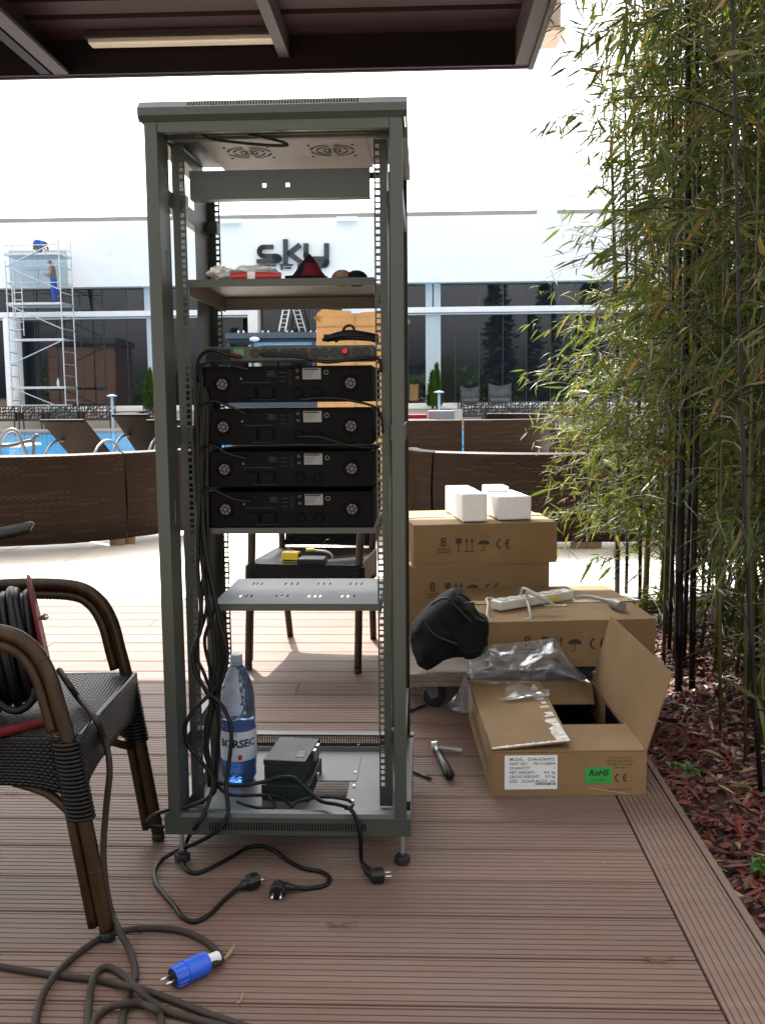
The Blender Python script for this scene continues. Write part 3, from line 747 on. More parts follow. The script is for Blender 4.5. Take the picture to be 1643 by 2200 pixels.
# ================================================================ CONIFERS, LAMPS, LATTICE FURNITURE
def conifer(px,pyb,pyt,Y,wpx,lab,cat='shrub'):
    base=P(px,pyb,Y); top=P(px,pyt,Y); h=top.z-base.z; r=wpx/2*Y/CAMF
    t=thing('conical_thuja',lab,cat,(base.x,base.y,base.z))
    b=MB(); rn=random.Random(int(px)); 
    for k in range(1500):
        tt=rn.random()**.7; z=h*(1-tt)*1.0; rad=r*(min(1,(1-z/h)*1.25+.04))*rn.uniform(.55,1.02); a=rn.uniform(0,6.28)
        T=Matrix.Translation((rad*math.cos(a),rad*math.sin(a),z))@Matrix.Rotation(a,4,'Z')@Matrix.Rotation(-R(rn.uniform(35,85)),4,'Y')
        s=rn.uniform(.05,.11)
        b.add([(0,-s*.35,0),(s*1.2,-s*.15,.01),(s*1.8,0,0),(s*1.2,s*.2,-.01),(0,s*.35,0)],[(0,1,2,3,4)],0,T)
    b.build('foliage',m_con,t); b=MB(); b.tube([(0,0,-.1),(0,0,h*.8)],[r*.25,.01],6); b.build('stem',m_pole,t)
conifer(325,878,795,40.,27,'dark green conical thuja beside the rack\'s left post')
conifer(929,873,800,40.,22,'shorter left thuja of the pair before the pale pilaster')
conifer(938.5,873,784,40.2,19,'taller right thuja of the pair before the pale pilaster')
def bollard(px,pyt,pyb,Y,lab):
    b0=P(px,pyb,Y); t0=P(px,pyt,Y)
    t=thing('mushroom_lamp',lab,'garden lamp',(b0.x,b0.y,0),group=None)
    b=MB(); b.tube([(0,0,-.05),(0,0,t0.z)],.05,8); b.build('stem',m_pil,t)
    b=MB(); b.lathe([(.02,t0.z-.05),(.19,t0.z-.03),(.2,t0.z),(.05,t0.z+.05)],14); b.build('lamp_cap',m_white,t,smooth=True)
bollard(243,850,905,37,'pale mushroom topped garden lamp behind the pool loungers at left')
bollard(943,842,897,37,'pale mushroom topped garden lamp before the thuja pair')
# perforated lattice chairs on the far pool edge
m_lat=mat('brown_perforated_metal',(.06,.04,.035),.5,var=.1); m_lat2=mat('dark_grey_perforated_metal',(.05,.05,.055),.5,var=.1)
def lattice(t,w_,h_,x0,y,z0,m,seed,lean=.12):
    rn=random.Random(seed); b=MB(); n=12
    nx=max(3,int(w_/.12)); nz=max(2,int(h_/.12))
    pts=[[(x0+(i+ (rn.uniform(-.3,.3) if 0<i<nx else 0))*w_/nx, z0+(j+(rn.uniform(-.3,.3) if 0<j<nz else 0))*h_/nz) for j in range(nz+1)] for i in range(nx+1)]
    def pt(p): return (p[0],y+lean*(p[1]-z0),p[1])
    for i in range(nx+1):
        for j in range(nz+1):
            if i<nx: b.tube([pt(pts[i][j]),pt(pts[i+1][j])],.022,4,cap=False)
            if j<nz: b.tube([pt(pts[i][j]),pt(pts[i][j+1])],.022,4,cap=False)
            if i<nx and j<nz and rn.random()<.5: b.tube([pt(pts[i][j]),pt(pts[i+1][j+1])],.02,4,cap=False)
    return b.build('openwork_back',m,t)
def latbench(px0,px1,Y,m,lab,seed,grp,back=1.):
    a=P(px0,900,Y); c=P(px1,900,Y); L=c.x-a.x
    t=thing('openwork_bench',lab,'bench',(a.x,a.y,0),DA,group=grp)
    lattice(t,L,.50*back,0,.55,.42,m,seed)
    b=MB(); b.box(0,L,0,.6,.34,.42); b.build('seat',m,t)
    for xx in (.05,L-.05):
        for yy in (.05,.5): b=MB(); b.tube([(xx,yy,0),(xx,yy,.34)],.03,5); b.build('leg',m,t)
    for xx in (0.02,L-.02): b=MB(); b.box(xx-.02,xx+.02,0,.6,.42,.68); b.build('armrest',m,t)
benches=[(-25,34,m_lat,'brown openwork bench at the far left end of the row'),(38,92,m_lat,'brown openwork bench under the scaffold\'s left half'),
 (96,168,m_lat2,'dark grey openwork bench under the scaffold\'s right half'),(172,240,m_lat,'brown openwork bench left of the mushroom lamp'),
 (300,345,m_lat2,'dark grey openwork bench right of the mushroom lamp'),
 (985,1040,m_lat2,'dark openwork bench just right of the pale planter'),(1044,1100,m_lat2,'dark openwork bench in the middle of the right hand row'),
 (1104,1165,m_lat2,'dark openwork bench toward the bamboo side'),(1170,1240,m_lat,'dark openwork bench partly hidden by bamboo'),(1245,1320,m_lat,'openwork bench mostly behind the bamboo')]
for i,(a,c,m,l) in enumerate(benches): latbench(a,c,39.2,m,l,i,'openwork benches along the far pool edge')
# pale planter, cylinder bin, red sofa steps
q=P(268,890,40.); b=MB(); b.box(0,.8,0,.5,0,.62); b.prism([(.02,.02),(.78,.02),(.78,.48),(.02,.48)],.621,.64); o=b.build('stone_planter',m_stone,bevel=.02); o.location=(q.x-.3,q.y,0); tag(o,'pale beige stone planter between the left benches','planter')
q=P(978,890,38.6); b=MB(); b.box(-.2,.28,0,.5,0,.66); b.box(-.16,.24,.04,.46,.661,.68); o=b.build('stone_planter',m_stone,bevel=.02); o.location=(q.x,q.y,0); tag(o,'pale beige stone planter right of the thuja pair','planter')
q=P(969,900,38.); b=MB(); b.lathe([(.09,0),(.09,.5),(.1,.5),(.1,.55),(.09,.55),(.09,.62),(.0,.62)],12); o=b.build('ash_bin',m_lat2,smooth=True,angle=.5); o.location=(q.x,q.y,.05); tag(o,'dark cylindrical ash bin beside the pale planter','bin')
q=P(862,905,24); st=thing('red_cushion_sofa','dark red cushioned lounge sofa on a grey base behind the round wicker sofa','sofa',(q.x,q.y,0),DA)
m_redc=mat('dark_red_cushion_cloth',(.22,.008,.02),.8,var=.1)
z1=P(900,892,24).z; z0=P(900,899,24).z
b=MB(); b.box(0,.63,0,.7,z0+.0,z1+.02); b.build('back_cushion',m_redc,st,bevel=.03)
b=MB(); b.box(0,.86,-.7,-.02,z0-.12,z0-.02); b.build('seat_cushion',m_redc,st,bevel=.03)
b=MB(); b.box(-.05,1.3,-.68,.8,0,z0-.13); b.box(.66,1.3,0.,.8,z0-.125,z1+.1); b.build('base',m_spand,st)
# white furniture glimpsed near the glass (draped chairs)
for (x0,x1,yt,l) in ((988,1030,836,'white slung fabric chair beside the tall glass right of the pilaster'),(1048,1098,831,'white draped tub chair beside the tall glass')):
    a=P(x0,866,41.2); c=P(x1,866,41.2); h=P(x0,yt,41.2).z-a.z; L=c.x-a.x
    t=thing('fabric_chair',l,'chair',(a.x,a.y,Z0-.12))
    m_dr=mat('white_draped_cloth',(.11,.12,.125),.8,var=.15,ns=3)
    b=MB(); b.grid(lambda u,v:(u*L,.25*math.sin(u*PI)+.05*math.sin(v*9),(h+.35)*(1-v*.75)-.10*math.sin(u*PI)),10,6); b.build('draped_back',m_dr,t,smooth=True)
    b=MB(); b.box(.08,L-.08,-.35,.1,.28,.4); b.build('seat',m_dr,t,bevel=.03)
    for s in (.04,L-.04):
        b=MB(); b.tube([(s,0,0),(s,0,h+.2)],.025,6); b.build('leg',m_lat2,t)
# ================================================================ POOL LOUNGERS
m_arc=mat('silver_grey_lounger_arc',(.16,.165,.175),.35,.5,var=.05)
def lounger(xl,xr,yt,yb,Y,lean,lab,arcs=True):
    a=P(xl,yt,Y); zt=a.z; w_=(xr-xl)*Y/CAMF
    ly=.0
    t=thing('pool_lounger',lab,'sun lounger',(a.x,a.y,0),DA-.12,group='pool loungers beyond the wicker sofas')
    # backrest: rises toward camera side, seen from behind
    def bf(u,v): return (u*w_+ (1-v)*lean, (1-v)*.55, .32+(zt-.32)*v)
    b=MB(); b.grid(bf,8,8,uvf=lambda u,v:(u*w_,v*.8))
    o=b.build('backrest',m_lounge,t); sm=o.modifiers.new('thick','SOLIDIFY'); sm.thickness=.03
    b=MB()
    b.tube([bf(0,1),bf(1,1)],.022,8); b.build('top_rail',m_lounge,t)
    b=MB(); b.box(lean,lean+w_,.55,1.9,.27,.33); b.build('seat',m_lounge,t)
    for s in (lean-.03,lean+w_+.03):
        pts=[(s,.15+.9*math.cos(PI-k*PI/10)*.5,.30+.36*math.sin(k*PI/10)) for k in range(11)]
        pts=[(s-.05,-.34,0),(s-.05,-.32,.15)]+pts+[(s,.62,.15),(s,.64,0)]
        b=MB(); b.tube(pts,.016,8); b.build('side_arc',m_arc,t,smooth=True)
    b=MB(); 
    for s in (lean,lean+w_): b.tube([(s,1.7,0),(s,1.7,.3)],.02,6)
    b.build('foot_leg',m_arc,t)
    return t
lounger(88,186,905,975,11.5,.18,'brown woven lounger with raised back standing left of the pair by the pool')
lounger(242,322,893,970,13.0,.14,'brown woven lounger with raised back just left of the rack')
lounger(316,400,905,970,12.5,.14,'brown woven lounger half hidden behind the rack\'s left post')
# low white slatted lounger with arc at far left
a=P(-6,960,11.); t=thing('arched_pool_lounger','low pool lounger with grey arched frame at the left edge','sun lounger',(a.x,a.y,0),DA)
b=MB(); pts=[P(x,y,11.) for x,y in ((2,985),(0,960),(8,935),(25,923),(40,930),(50,955),(60,978))]
b.tube(smoothpath([p-a+Vector((0,0,a.z)) for p in pts],5),.022,8); b.build('side_arc',m_arc,t,smooth=True)
b=MB(); pts=[P(x,y,11.) for x,y in ((-30,961),(20,957),(60,948),(72,945),(80,935),(84,939))]; b.tube(smoothpath([p-a+Vector((0,0,a.z)) for p in pts],5),.02,8); b.build('seat_rail',m_lat2,t,smooth=True)
b=MB(); pts=[P(x,y,11.) for x,y in ((72,945),(75,960),(72,980))]; b.tube([p-a+Vector((0,0,a.z)) for p in pts],.018,8); b.build('leg',m_lat2,t)
pa=P(-20,955,11.3)-a+Vector((0,0,a.z)); b=MB(); b.box(pa.x,pa.x+.47,0,.6,pa.z-.02,pa.z+.0); b.build('sling_seat',m_white,t)
# ================================================================ WICKER SOFAS
def wickwall(name,pts,zt,zb,th,lab,seams,m=m_wick,group=None,dep=True):
    """pts: ground points (Vector) along the front; back of a curved wicker sofa seen from outside"""
    c=sum(pts,Vector())/len(pts)
    out=[]
    sp=smoothpath(pts,8)
    L=[0]
    for a,b_ in zip(sp[:-1],sp[1:]): L.append(L[-1]+(b_-a).length)
    t=thing(name,lab,'sofa',(c.x,c.y,0),0,group=group,world=True)
    n=len(sp)-1
    nr=[]
    for i,p in enumerate(sp):
        a=sp[max(0,i-1)]; d=sp[min(n,i+1)]; tt=(d-a).normalized(); nr.append(Vector((-tt.y,tt.x,0)))
    def back(u,v):
        i=int(round(u*n)); p=sp[i]; bul=.025*math.sin(v*PI); return tuple(Vector((p.x,p.y,zb+(zt-zb)*v))-nr[i]*bul)
    b=MB(); b.grid(back,n,6,uvf=lambda u,v:(L[int(round(u*n))],zb+(zt-zb)*v)); b.build('woven_back',m,t,smooth=True)
    def top(u,v):
        i=int(round(u*n)); a=v*PI; return tuple(sp[i]+nr[i]*(th*.5-th*.5*math.cos(a))+Vector((0,0,zt+.012*math.sin(a))))
    b=MB(); b.grid(top,n,4,uvf=lambda u,v:(L[int(round(u*n))],v*th)); b.build('top_rim',m,t,smooth=True)
    b=MB()
    def inn(u,v):
        i=int(round(u*n)); return tuple(sp[i]+nr[i]*th+Vector((0,0,zb+(zt-zb)*(1-v))))
    b.grid(inn,n,3,uvf=lambda u,v:(L[int(round(u*n))],v*.6)); b.build('inner_back',m,t,smooth=True)
    b=MB()
    for i in (0,n):
        p=sp[i]; q=p+nr[i]*th
        b.add([(p.x,p.y,zb),(q.x,q.y,zb),(q.x,q.y,zt),(p.x,p.y,zt)],[(0,1,2,3)],uvs=[[(0,0),(th,0),(th,.6),(0,.6)]])
    b.build('end_panel',m,t)
    b=MB()
    for i in (2,n-2):
        p=sp[i]+nr[i]*.05; b.cbox((p.x,p.y,zb/2),(.11,.05,zb))
    build_each(b,'wooden_foot',m_card if False else m_foot,t)
    b=MB()
    def seat(u,v):
        i=int(round(u*n)); return tuple(sp[i]+nr[i]*(th+.002+v*.55)+Vector((0,0,.36)))
    b.grid(seat,n,2); b.build('seat',m,t)
    return t
m_foot=mat('pale_wood_foot',(.30,.19,.11),.6,var=.1)
def gl(pxs,zb=0): return [G(x,y,zb) for x,y in pxs]
grp='round wicker sofas between deck and pool'
def ins(pts): return pts
wickwall('wicker_sofa',gl([(-260,1196),(-160,1196),(-60,1193),(40,1189),(140,1184),(210,1178),(271,1171)]),.715,.055,.13,'curved brown wicker sofa back filling the left edge',None,group=grp)
wickwall('wicker_sofa',gl([(275,1170),(310,1166),(350,1160),(400,1153),(438,1146)]),.715,.055,.13,'curved brown wicker sofa section just left of the rack posts',None,group=grp)
wickwall('wicker_sofa',gl([(868,1142),(880,1152),(905,1160),(930,1164)]),.70,.055,.13,'short wicker sofa end piece beside the carton stack',None,group=grp)
wickwall('wicker_sofa',gl([(933,1165),(1010,1172),(1090,1177),(1180,1180),(1258,1180)]),.70,.055,.13,'long curved wicker sofa behind the white foam blocks',None,group=grp)
wickwall('wicker_sofa',gl([(1262,1180),(1340,1180),(1430,1177),(1520,1172),(1600,1165),(1700,1155)]),.70,.055,.13,'curved wicker sofa mostly behind the bamboo',None,group=grp)
# second ring, farther
wickwall('wicker_sofa',[G(x,y,.0) for x,y in ((800,992),(850,991),(915,990),(992,989))],.72,.05,.14,'far wicker sofa left of the bright gap beyond the carton stack',None,group=grp)
wickwall('wicker_sofa',[G(x,y,.0) for x,y in ((996,989),(1060,989),(1110,988),(1152,986),(1175,982),(1192,974),(1196,965))],.72,.05,.14,'far wicker sofa with rounded corner right of the bright gap',None,group=grp)
wickwall('wicker_sofa',[G(x,y,.0) for x,y in ((1196,965),(1180,957),(1140,953),(1090,951),(1040,952))],.72,.05,.14,'farthest curved wicker sofa behind the rounded corner',None,group=grp)
wickwall('wicker_sofa',[G(x,y,.0) for x,y in ((1180,1020),(1240,1022),(1300,1020),(1380,1016))],.66,.05,.14,'wicker sofa at the bamboo edge before the blue pool',None,group=grp)
wickwall('wicker_sofa',[G(x,y,.0) for x,y in ((1400,1042),(1500,1040),(1600,1036),(1680,1030))],.68,.05,.14,'wicker sofa glimpsed deep behind the bamboo',None,group=grp)
# ================================================================ CANOPY OVERHEAD
can=thing('canopy','purple brown corrugated metal canopy over the deck','canopy',(0,0,0),DA)
CV=5.9
cq=onplane(DF,1122,143,CV); CX=cq.x; CZ=cq.z; print('canopy',CX,CZ)
m_can=mat('purple_brown_sheet_metal',(.016,.0045,.008),.55,var=.08,ns=2,bump=.05,bs=200,spec=.12)
m_can2=mat('dark_purple_steel_beam',(.008,.004,.006),.6,var=.1,ns=3,spec=.12)
m_can3=mat('grey_brown_flange_paint',(.034,.025,.026),.6,var=.1,ns=3,spec=.2)
b=MB(); b.box(-7,CX+.03,CV-.035,CV,CZ,CZ+.30); b.build('front_beam',m_can2,can)
b=MB(); b.box(CX-.045,CX+.03,2.85,CV-.037,CZ,CZ+.30); b.build('side_beam',m_can3,can)
b=MB(); b.box(-7,CX+.061,CV+.002,CV+.03,CZ-.005,CZ+.34); b.build('front_fascia',m_can,can)
b=MB(); b.box(CX+.032,CX+.06,2.85,CV,CZ-.02,CZ+.34); b.build('side_fascia',m_can3,can)
b=MB()
# corrugated sheets: ribs run along X
prof=[];y=CV-.10-.24*12
while y<CV-.15:
    for dy,dz in ((0,0),(.17,0),(.185,.03),(.225,.03)): prof.append((y+dy,CZ+.190+dz))
    y+=.24
prof.append((CV-.036,CZ+.19))
k=len(prof); vs=[(-7,p[0],p[1]) for p in prof]+[(CX+.02,p[0],p[1]) for p in prof]
b.add(vs,[(i,i+1,k+i+1,k+i) for i in range(k-1)]); b.build('corrugated_roof_sheet',m_can,can)
b=MB(); b.box(-7,CX+.03,2.85,CV,CZ+.302,CZ+.33); b.build('roof_cover',m_can2,can)
q=onplane(DF,139,172,CV-.1)
b=MB(); b.box(q.x-.16,q.x-.10,2.85,CV-.037,CZ+.003,CZ+.188);b.build('rafter_web',m_can2,can)
b=MB(); b.box(q.x-.08,q.x+.005,2.85,CV-.037,CZ+.001,CZ+.02);b.build('rafter_flange',m_can3,can)
q=onplane(DF,615,115,CV-.1)
b=MB(); b.box(q.x-.05,q.x+.01,2.85,CV-.037,q.z,CZ+.188);b.build('rafter_web',m_can3,can)
for xx in (-3.2,-5.2):
    b=MB(); b.box(xx,xx+.08,2.85,CV-.037,CZ+.003,CZ+.188);b.build('rafter_web',m_can3,can)
# strip light under the roof sheet
def zpl(x,y,z): return onz(DF,x,y,z)
a=zpl(200,101,CZ+.135); c=zpl(596,86,CZ+.135)
lt=thing('strip_light','long unlit beige batten light fixed under the canopy','ceiling light',D(a.x,a.y,0),DA)
b=MB(); b.prism([(0,0),(c.x-a.x,0),(c.x-a.x,-.09),(0,-.09)][::-1],CZ+.125,CZ+.155); b.build('diffuser',mat('beige_acrylic_diffuser',(.45,.42,.36),.4,var=.04),lt,bevel=.008)
b=MB(); b.box(-.02,c.x-a.x+.02,-.10,.01,CZ+.156,CZ+.188); b.build('housing',m_can3,lt)
# beige corner of a second canopy behind the bamboo tips
q=P(1163,60,8.); q2=P(1204,60,8.)
b=MB(); b.box(-.6,q2.x-q.x,0,.35,0,.6); b.box(-.6,q2.x-q.x+.03,-.03,.38,-.03,.0); o=b.build('beige_canopy_corner',mat('beige_roof_edge',(.42,.34,.28),.6)); o.location=(q.x,q.y,q.z); tag(o,'beige corner of a second roof just right of the canopy','roof')
# ================================================================ things behind us, mirrored in the dark glass
def pine(x,y,h,lab):
    t=thing('pine_tree',lab,'tree',(x,y,0),group='dark pines reflected in the glass')
    b=MB(); b.tube([(0,0,0),(0,0,h)],[h*.02,.02],6); b.build('trunk',m_pole,t)
    b=MB(); rn=random.Random(int(x*7))
    z=h*.1
    while z<h*.99:
        rr=(1-z/h)*h*.24+.15
        for k in range(11):
            a=rn.uniform(0,6.28); L=rr*rn.uniform(.6,1.1)
            for s in range(6):
                f=(s+rn.random())/6; p=Vector((math.cos(a)*L*f,math.sin(a)*L*f,z-L*f*.25))
                T=Matrix.Translation(p)@Matrix.Rotation(rn.uniform(0,6.3),4,'Z')@Matrix.Rotation(rn.gauss(0,.5),4,'X'); s_=h*.03*rn.uniform(.8,1.6)
                b.add([(-s_,-s_*.6,0),(s_,-s_*.4,0),(s_*.6,s_*.7,.1),(-s_*.5,s_*.5,-.1)],[(0,1,2,3)],0,T)
        z+=h*.035
    b.build('crown',m_pine,t)
mq=lambda px,Yv: (P(px,900,Yv).x)
for px,h,l in ((1075,14.5,'tall dark pine mirrored left of centre in the right hand glass'),(1170,14.5,'tall dark pine mirrored beside the bamboo edge'),(1265,16,'tall dark pine mirrored behind the bamboo stems'),(505,9.,'low pine mirrored in the portal glass'),(640,9,'low pine mirrored between the ladder legs'),(735,8,'low pine mirrored behind the tall carton')):
    Yv=110.; x=mq(px,Yv); 
    # mirror in plane through D(0,BV) with normal ey
    n_=(DF.to_3x3()@Vector((0,1,0))); p=Vector((x,Yv,0)); d=(p-D(0,BV)).dot(n_); pm=p-n_*2*d
    pine(pm.x,pm.y,h,l)
b=MB(); n_=(DF.to_3x3()@Vector((0,1,0)))
def mir(px,Yv):
    p=Vector((P(px,900,Yv).x,Yv,0)); d=(p-D(0,BV)).dot(n_); return p-n_*2*d
m_brick=mat('orange_brown_render',(.16,.085,.055),.8,var=.1)
a=mir(90,125); c=mir(250,125); t=thing('orange_house','flat roofed orange brown house mirrored in the glass behind the scaffold','house',(min(a.x,c.x),a.y,0),DA)
b.box(0,abs(a.x-c.x),-8,0,0,8.6); b.build('wall',m_brick,t)
b=MB(); b.box(-.4,abs(a.x-c.x)+.4,-8.4,.4,8.61,9.3); b.build('roof',m_lat2,t)
b=MB(); rn=random.Random(9)
for k in range(9000):
    x=rn.uniform(-60,60); y=-60+rn.gauss(0,3); hh=4.4+2.2*noise.noise(Vector((x*.15,0,0)))
    z=rn.uniform(0,hh); T=Matrix.Translation((x,y,z))@Matrix.Rotation(rn.uniform(0,6.3),4,'Z')@Matrix.Rotation(rn.uniform(0,6.3),4,'X'); s_=rn.uniform(.3,.8)
    b.add([(-s_,-s_*.5,0),(s_,-s_*.4,0),(s_*.6,s_*.7,.1),(-s_*.5,s_*.5,-.1)],[(0,1,2,3)],0,T)
tag(b.build('hedge_belt',m_con),'green belt of bushes mirrored low in the glass','bushes',kind='stuff')
# ================================================================ RACK
RA=R(-2.5); RO_=Vector((-.527,2.2255,0)); RF=frame(RO_,RA); W=.588; DEP=.6
def RL(px,py,yl): return onplane(RF,px,py,yl)            # local point of a photo pixel on the plane y=yl
def RZ(px,py,z): return onz(RF,px,py,z)
rack=thing('equipment_rack','tall open grey steel equipment rack standing on the deck','equipment rack',RO_,RA)
def rb(name,boxes,m=m_steel,bevel=.0012,parent=rack):
    b=MB()
    for q in boxes: b.box(*q)
    return b.build(name,m,parent,bevel=bevel)
ZL,ZH=.133,1.728
def postpart(left,front):
    b=MB(); x0=.010 if left else W-.010-.028; x1=x0+.028
    yf=0 if front else DEP; s=1 if front else -1
    ya,yb=sorted((yf,yf+s*.002)); b.box(x0,x1,ya,yb,ZL,ZH)
    # outer side sheet
    xo=(x0,x0+.0018) if left else (x1-.0018,x1)
    ya,yb=sorted((yf+s*.0021,yf+s*.020)); b.box(xo[0],xo[1],ya,yb,ZL,ZH)
    # inner side sheet, slotted, folded back
    holes=[(z,z+.055,.045,.055) for z in (.16,1.405,.83)]
    xi=x1-.0018 if left else x0
    # local X->world z, Y->world y
    T=Matrix(((0,0,1,xi+.0018),(0,1 if front else -1,0,yf),(1,0,0,0),(0,0,0,1)))
    b.plate(ZL,ZH,.0021,.095,[(h[0],h[1],h[2],h[3]) for h in holes],.0018,T)
    ya,yb=sorted((yf+s*.0951,yf+s*.097)); xx=sorted((xi,xi+(.018 if not left else -.018)+.0018)) ; b.box(xx[0],xx[1],ya,yb,ZL,ZH)
    return b.build('corner_post',m_steel,rack,bevel=.0008)
for l in(True,False):
    for f_ in (True,False): postpart(l,f_)
# mounting rails with square holes
UN=.04445
def mrail(left,yl,front=True):
    b=MB(); x0=.038 if left else W-.038-.030; hc=.056 if left else W-.056-.0
    hc= .0555 if left else .5165
    x0,x1=(hc-.0225,hc+.0085) if left else (hc-.0085,hc+.022)
    holes=[];z=ZL+.02
    while z<ZH-.05:
        for o in (.00635,.02222,.03810): holes.append((hc-.0047,hc+.0047,z+o-.0047,z+o+.0047))
        z+=UN
    T=Matrix.Translation((0,yl,0))@XZ
    b.plate(x0,x1,.1025,ZH-.01,holes,.002,T)
    xs=(x0,x0+.002) if left else (x1-.002,x1)
    s=1 if front else -1
    ya,yb=sorted((yl+(.0022 if front else -.0002),yl+(.115 if front else -.17))); b.box(xs[0],xs[1],ya,yb,.1025,ZH-.01)
    return b.build('mounting_rail',m_steel,rack)
for l in (True,False): mrail(l,.14); mrail(l,.53,False)
# side braces
zt0=RL(836,395,.08).z; zt1=RL(836,432,.08).z
zm0=RL(375,918,.08).z; zm1=RL(375,957,.08).z; zb0=RL(845,1588,.08).z; zb1=RL(845,1622,.08).z
print('braces',zt0,zt1,zm0,zm1,zb0,zb1)
for (a,c) in ((zt0,zt1),(zm0,zm1),(zb0,zb1)):
    for l in (True,False):
        x0,x1=(.012,.036) if l else (W-.036,W-.012)
        rb('side_brace',[(x0,x1,.099,DEP-.099,c,a)],m_steel)
        x0,x1=(.0365,.064) if l else (W-.064,W-.0365)
        rb('rail_bracket',[(x0,x1,.145,.175,c+.004,a-.002)],m_steel)
        rb('rail_bracket',[(x0,x1,.49,.525,c+.004,a-.002)],m_steel)
# diagonal gusset plates on upper left side
# top cap
b=MB(); 
prof=[(.0,1.7285),(-.010,1.739),(-.010,1.757)]
x0,x1=-.001,W+.001
b.add([(x0,0.002,1.7285),(x0,-.010,1.740),(x0,-.010,1.7565),(x1,.002,1.7285),(x1,-.010,1.740),(x1,-.010,1.7565)],[(0,3,4,1),(1,4,5,2)])
b.add([(x0+.004,.6,1.7285),(x0+.004,0.002,1.7285),(x0,-.010,1.740),(x0,-.010,1.7565),(x0+.008,.010,1.7735),(x0+.008,.6,1.7735)],[(0,1,2,3,4,5)])
b.add([(x1-.004,.6,1.7285),(x1-.004,0.002,1.7285),(x1,-.010,1.740),(x1,-.010,1.7565),(x1-.008,.010,1.7735),(x1-.008,.6,1.7735)],[(5,4,3,2,1,0)])
cap=b.build('top_cap',m_steel,rack)
sx=Vector((0,.020,.017)); L=sx.length; sx.normalize()
T=Matrix(((1,0,0,0),(0,sx.y,-sx.z,-.010),(0,sx.z,sx.y,1.7565),(0,0,0,1)))
h0=RL(402,222,-.0).x; h1=RL(772,212,0).x
n=60; st=(h1-h0)/n
b=MB(); b.plate(x0,x1,0,L,[(h0+k*st,h0+k*st+st*.55,.004,L-.004) for k in range(n)],.0015,T)
b.build('vent_slot_strip',m_steel,cap)
rb('roof_panel',[(.008,W-.008,.012,DEP,1.767,1.7715)],m_steel)
rb('top_front_beam',[(.039,W-.039,.001,.020,1.706,1.7283)],m_steel)
rb('cap_shade_beam',[(.039,W-.039,.08,.10,1.709,1.727)],m_steel_in)  # dark strip added for the shadow under the cap
rb('top_rear_beam',[(.039,W-.039,DEP-.010,DEP-.001,1.7285,1.745)],m_steel)
rb('top_side_beam',[(.0,.037,.08,DEP-.08,1.705,1.728)],m_steel); rb('top_side_beam',[(W-.037,W,.08,DEP-.08,1.705,1.728)],m_steel)
# fan plate
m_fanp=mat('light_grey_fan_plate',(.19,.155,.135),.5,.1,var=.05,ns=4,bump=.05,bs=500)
zf=1.716
fx0,fx1=.100,.497
n0=RZ(600,289,zf).y; n1=RZ(477,360,zf); print('fan plate',n0,n1)
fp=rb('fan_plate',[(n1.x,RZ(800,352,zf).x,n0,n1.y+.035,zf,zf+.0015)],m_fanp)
for (cx,cy) in ((536,328),(714,323)):
    c=RZ(cx,cy,zf); b=MB()
    for rr in (.052,.037,.020,.009):
        for q in range(4):
            a0=q*PI/2+.16; a1=(q+1)*PI/2-.16; n=7
            vs=[];
            for i in range(n+1):
                a=a0+(a1-a0)*i/n; vs+=[(c.x+(rr-.0028)*math.cos(a),c.y+(rr-.0028)*math.sin(a),zf-.0006),(c.x+(rr+.0028)*math.cos(a),c.y+(rr+.0028)*math.sin(a),zf-.0006)]
            b.add(vs,[(2*i,2*i+1,2*i+3,2*i+2) for i in range(n)])
    for sx_ in (-1,1):
        for sy in (-1,1): b.lathe([(.0035,-.001),(.0035,.0)],8,T=Matrix.Translation((c.x+sx_*.052,c.y+sy*.052,zf-.0004)))
    b.build('fan_vent_slots',m_darkhole,fp)
# fan cable
pts=[RL(x,y,.06) for x,y in ((392,277),(410,276),(430,285),(455,299),(500,305),(560,311),(600,313),(618,311),(600,303),(560,294),(535,289))]
b=MB(); b.tube(smoothpath(pts,5),.0035,6); b.build('fan_cable',m_cable,rack,smooth=True)
# cross beam with two holes
a=RL(403,364,.145); c=RL(803,426,.145)
T=Matrix.Translation((0,.145,0))@XZ
b=MB(); hx=[RL(568,398,.145),RL(618,397,.145)]
b.plate(a.x+.004,.4985,c.z+.004,a.z-.004,[(h.x-.0045,h.x+.0045,h.z-.0045,h.z+.0045) for h in hx],.002,T)
b.box(a.x+.004,.4985,.1475,.18,c.z+.004,c.z+.006); b.build('cross_beam',m_steel,rack)
# shelves
def shelf(zt,x0=.066,x1=.507,lip=.0175,slots=None,y0=.128,y1=.56,m=m_steel):
    b=MB(); T=Matrix.Translation((0,0,zt)); b.plate(x0,x1,y0+.0022,y1,slots or [],.0016,T)
    b.box(x0,x1,y0,y0+.002,zt-lip,zt,1); b.box(x0,x1,y1+.0002,y1+.002,zt-lip*1.9,zt)
    b.box(x0,x0+.002,y0+.0022,y1,zt-lip-.02,zt-.0018); b.box(x1-.002,x1,y0+.0022,y1,zt-lip-.02,zt-.0018)
    return b.build('shelf',[m,m_steel],rack)
z1=RL(600,598.5,.13).z
sl=[(x,x+.006,y,y+.05) for y in (.2,.32,.44) for x0 in (.1,.2,.3,.4) for x in (x0,x0+.02,x0+.04)]
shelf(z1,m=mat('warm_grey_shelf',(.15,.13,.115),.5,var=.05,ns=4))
z3=RL(600,1134,.13).z; shelf(z3,lip=.014)
z4=RL(600,1297,.13).z
s4=[]
for (y,xs) in ((1254,(545,553,563, 614,627,640, 684,696,709,753,765,777)),(1280,(517,530,541,594,606,618,664,677,688,735,747,761))):
    for x in xs:
        q=RZ(x,y,z4); s4.append((q.x-.0022,q.x+.0022,q.y-.016,q.y+.016))
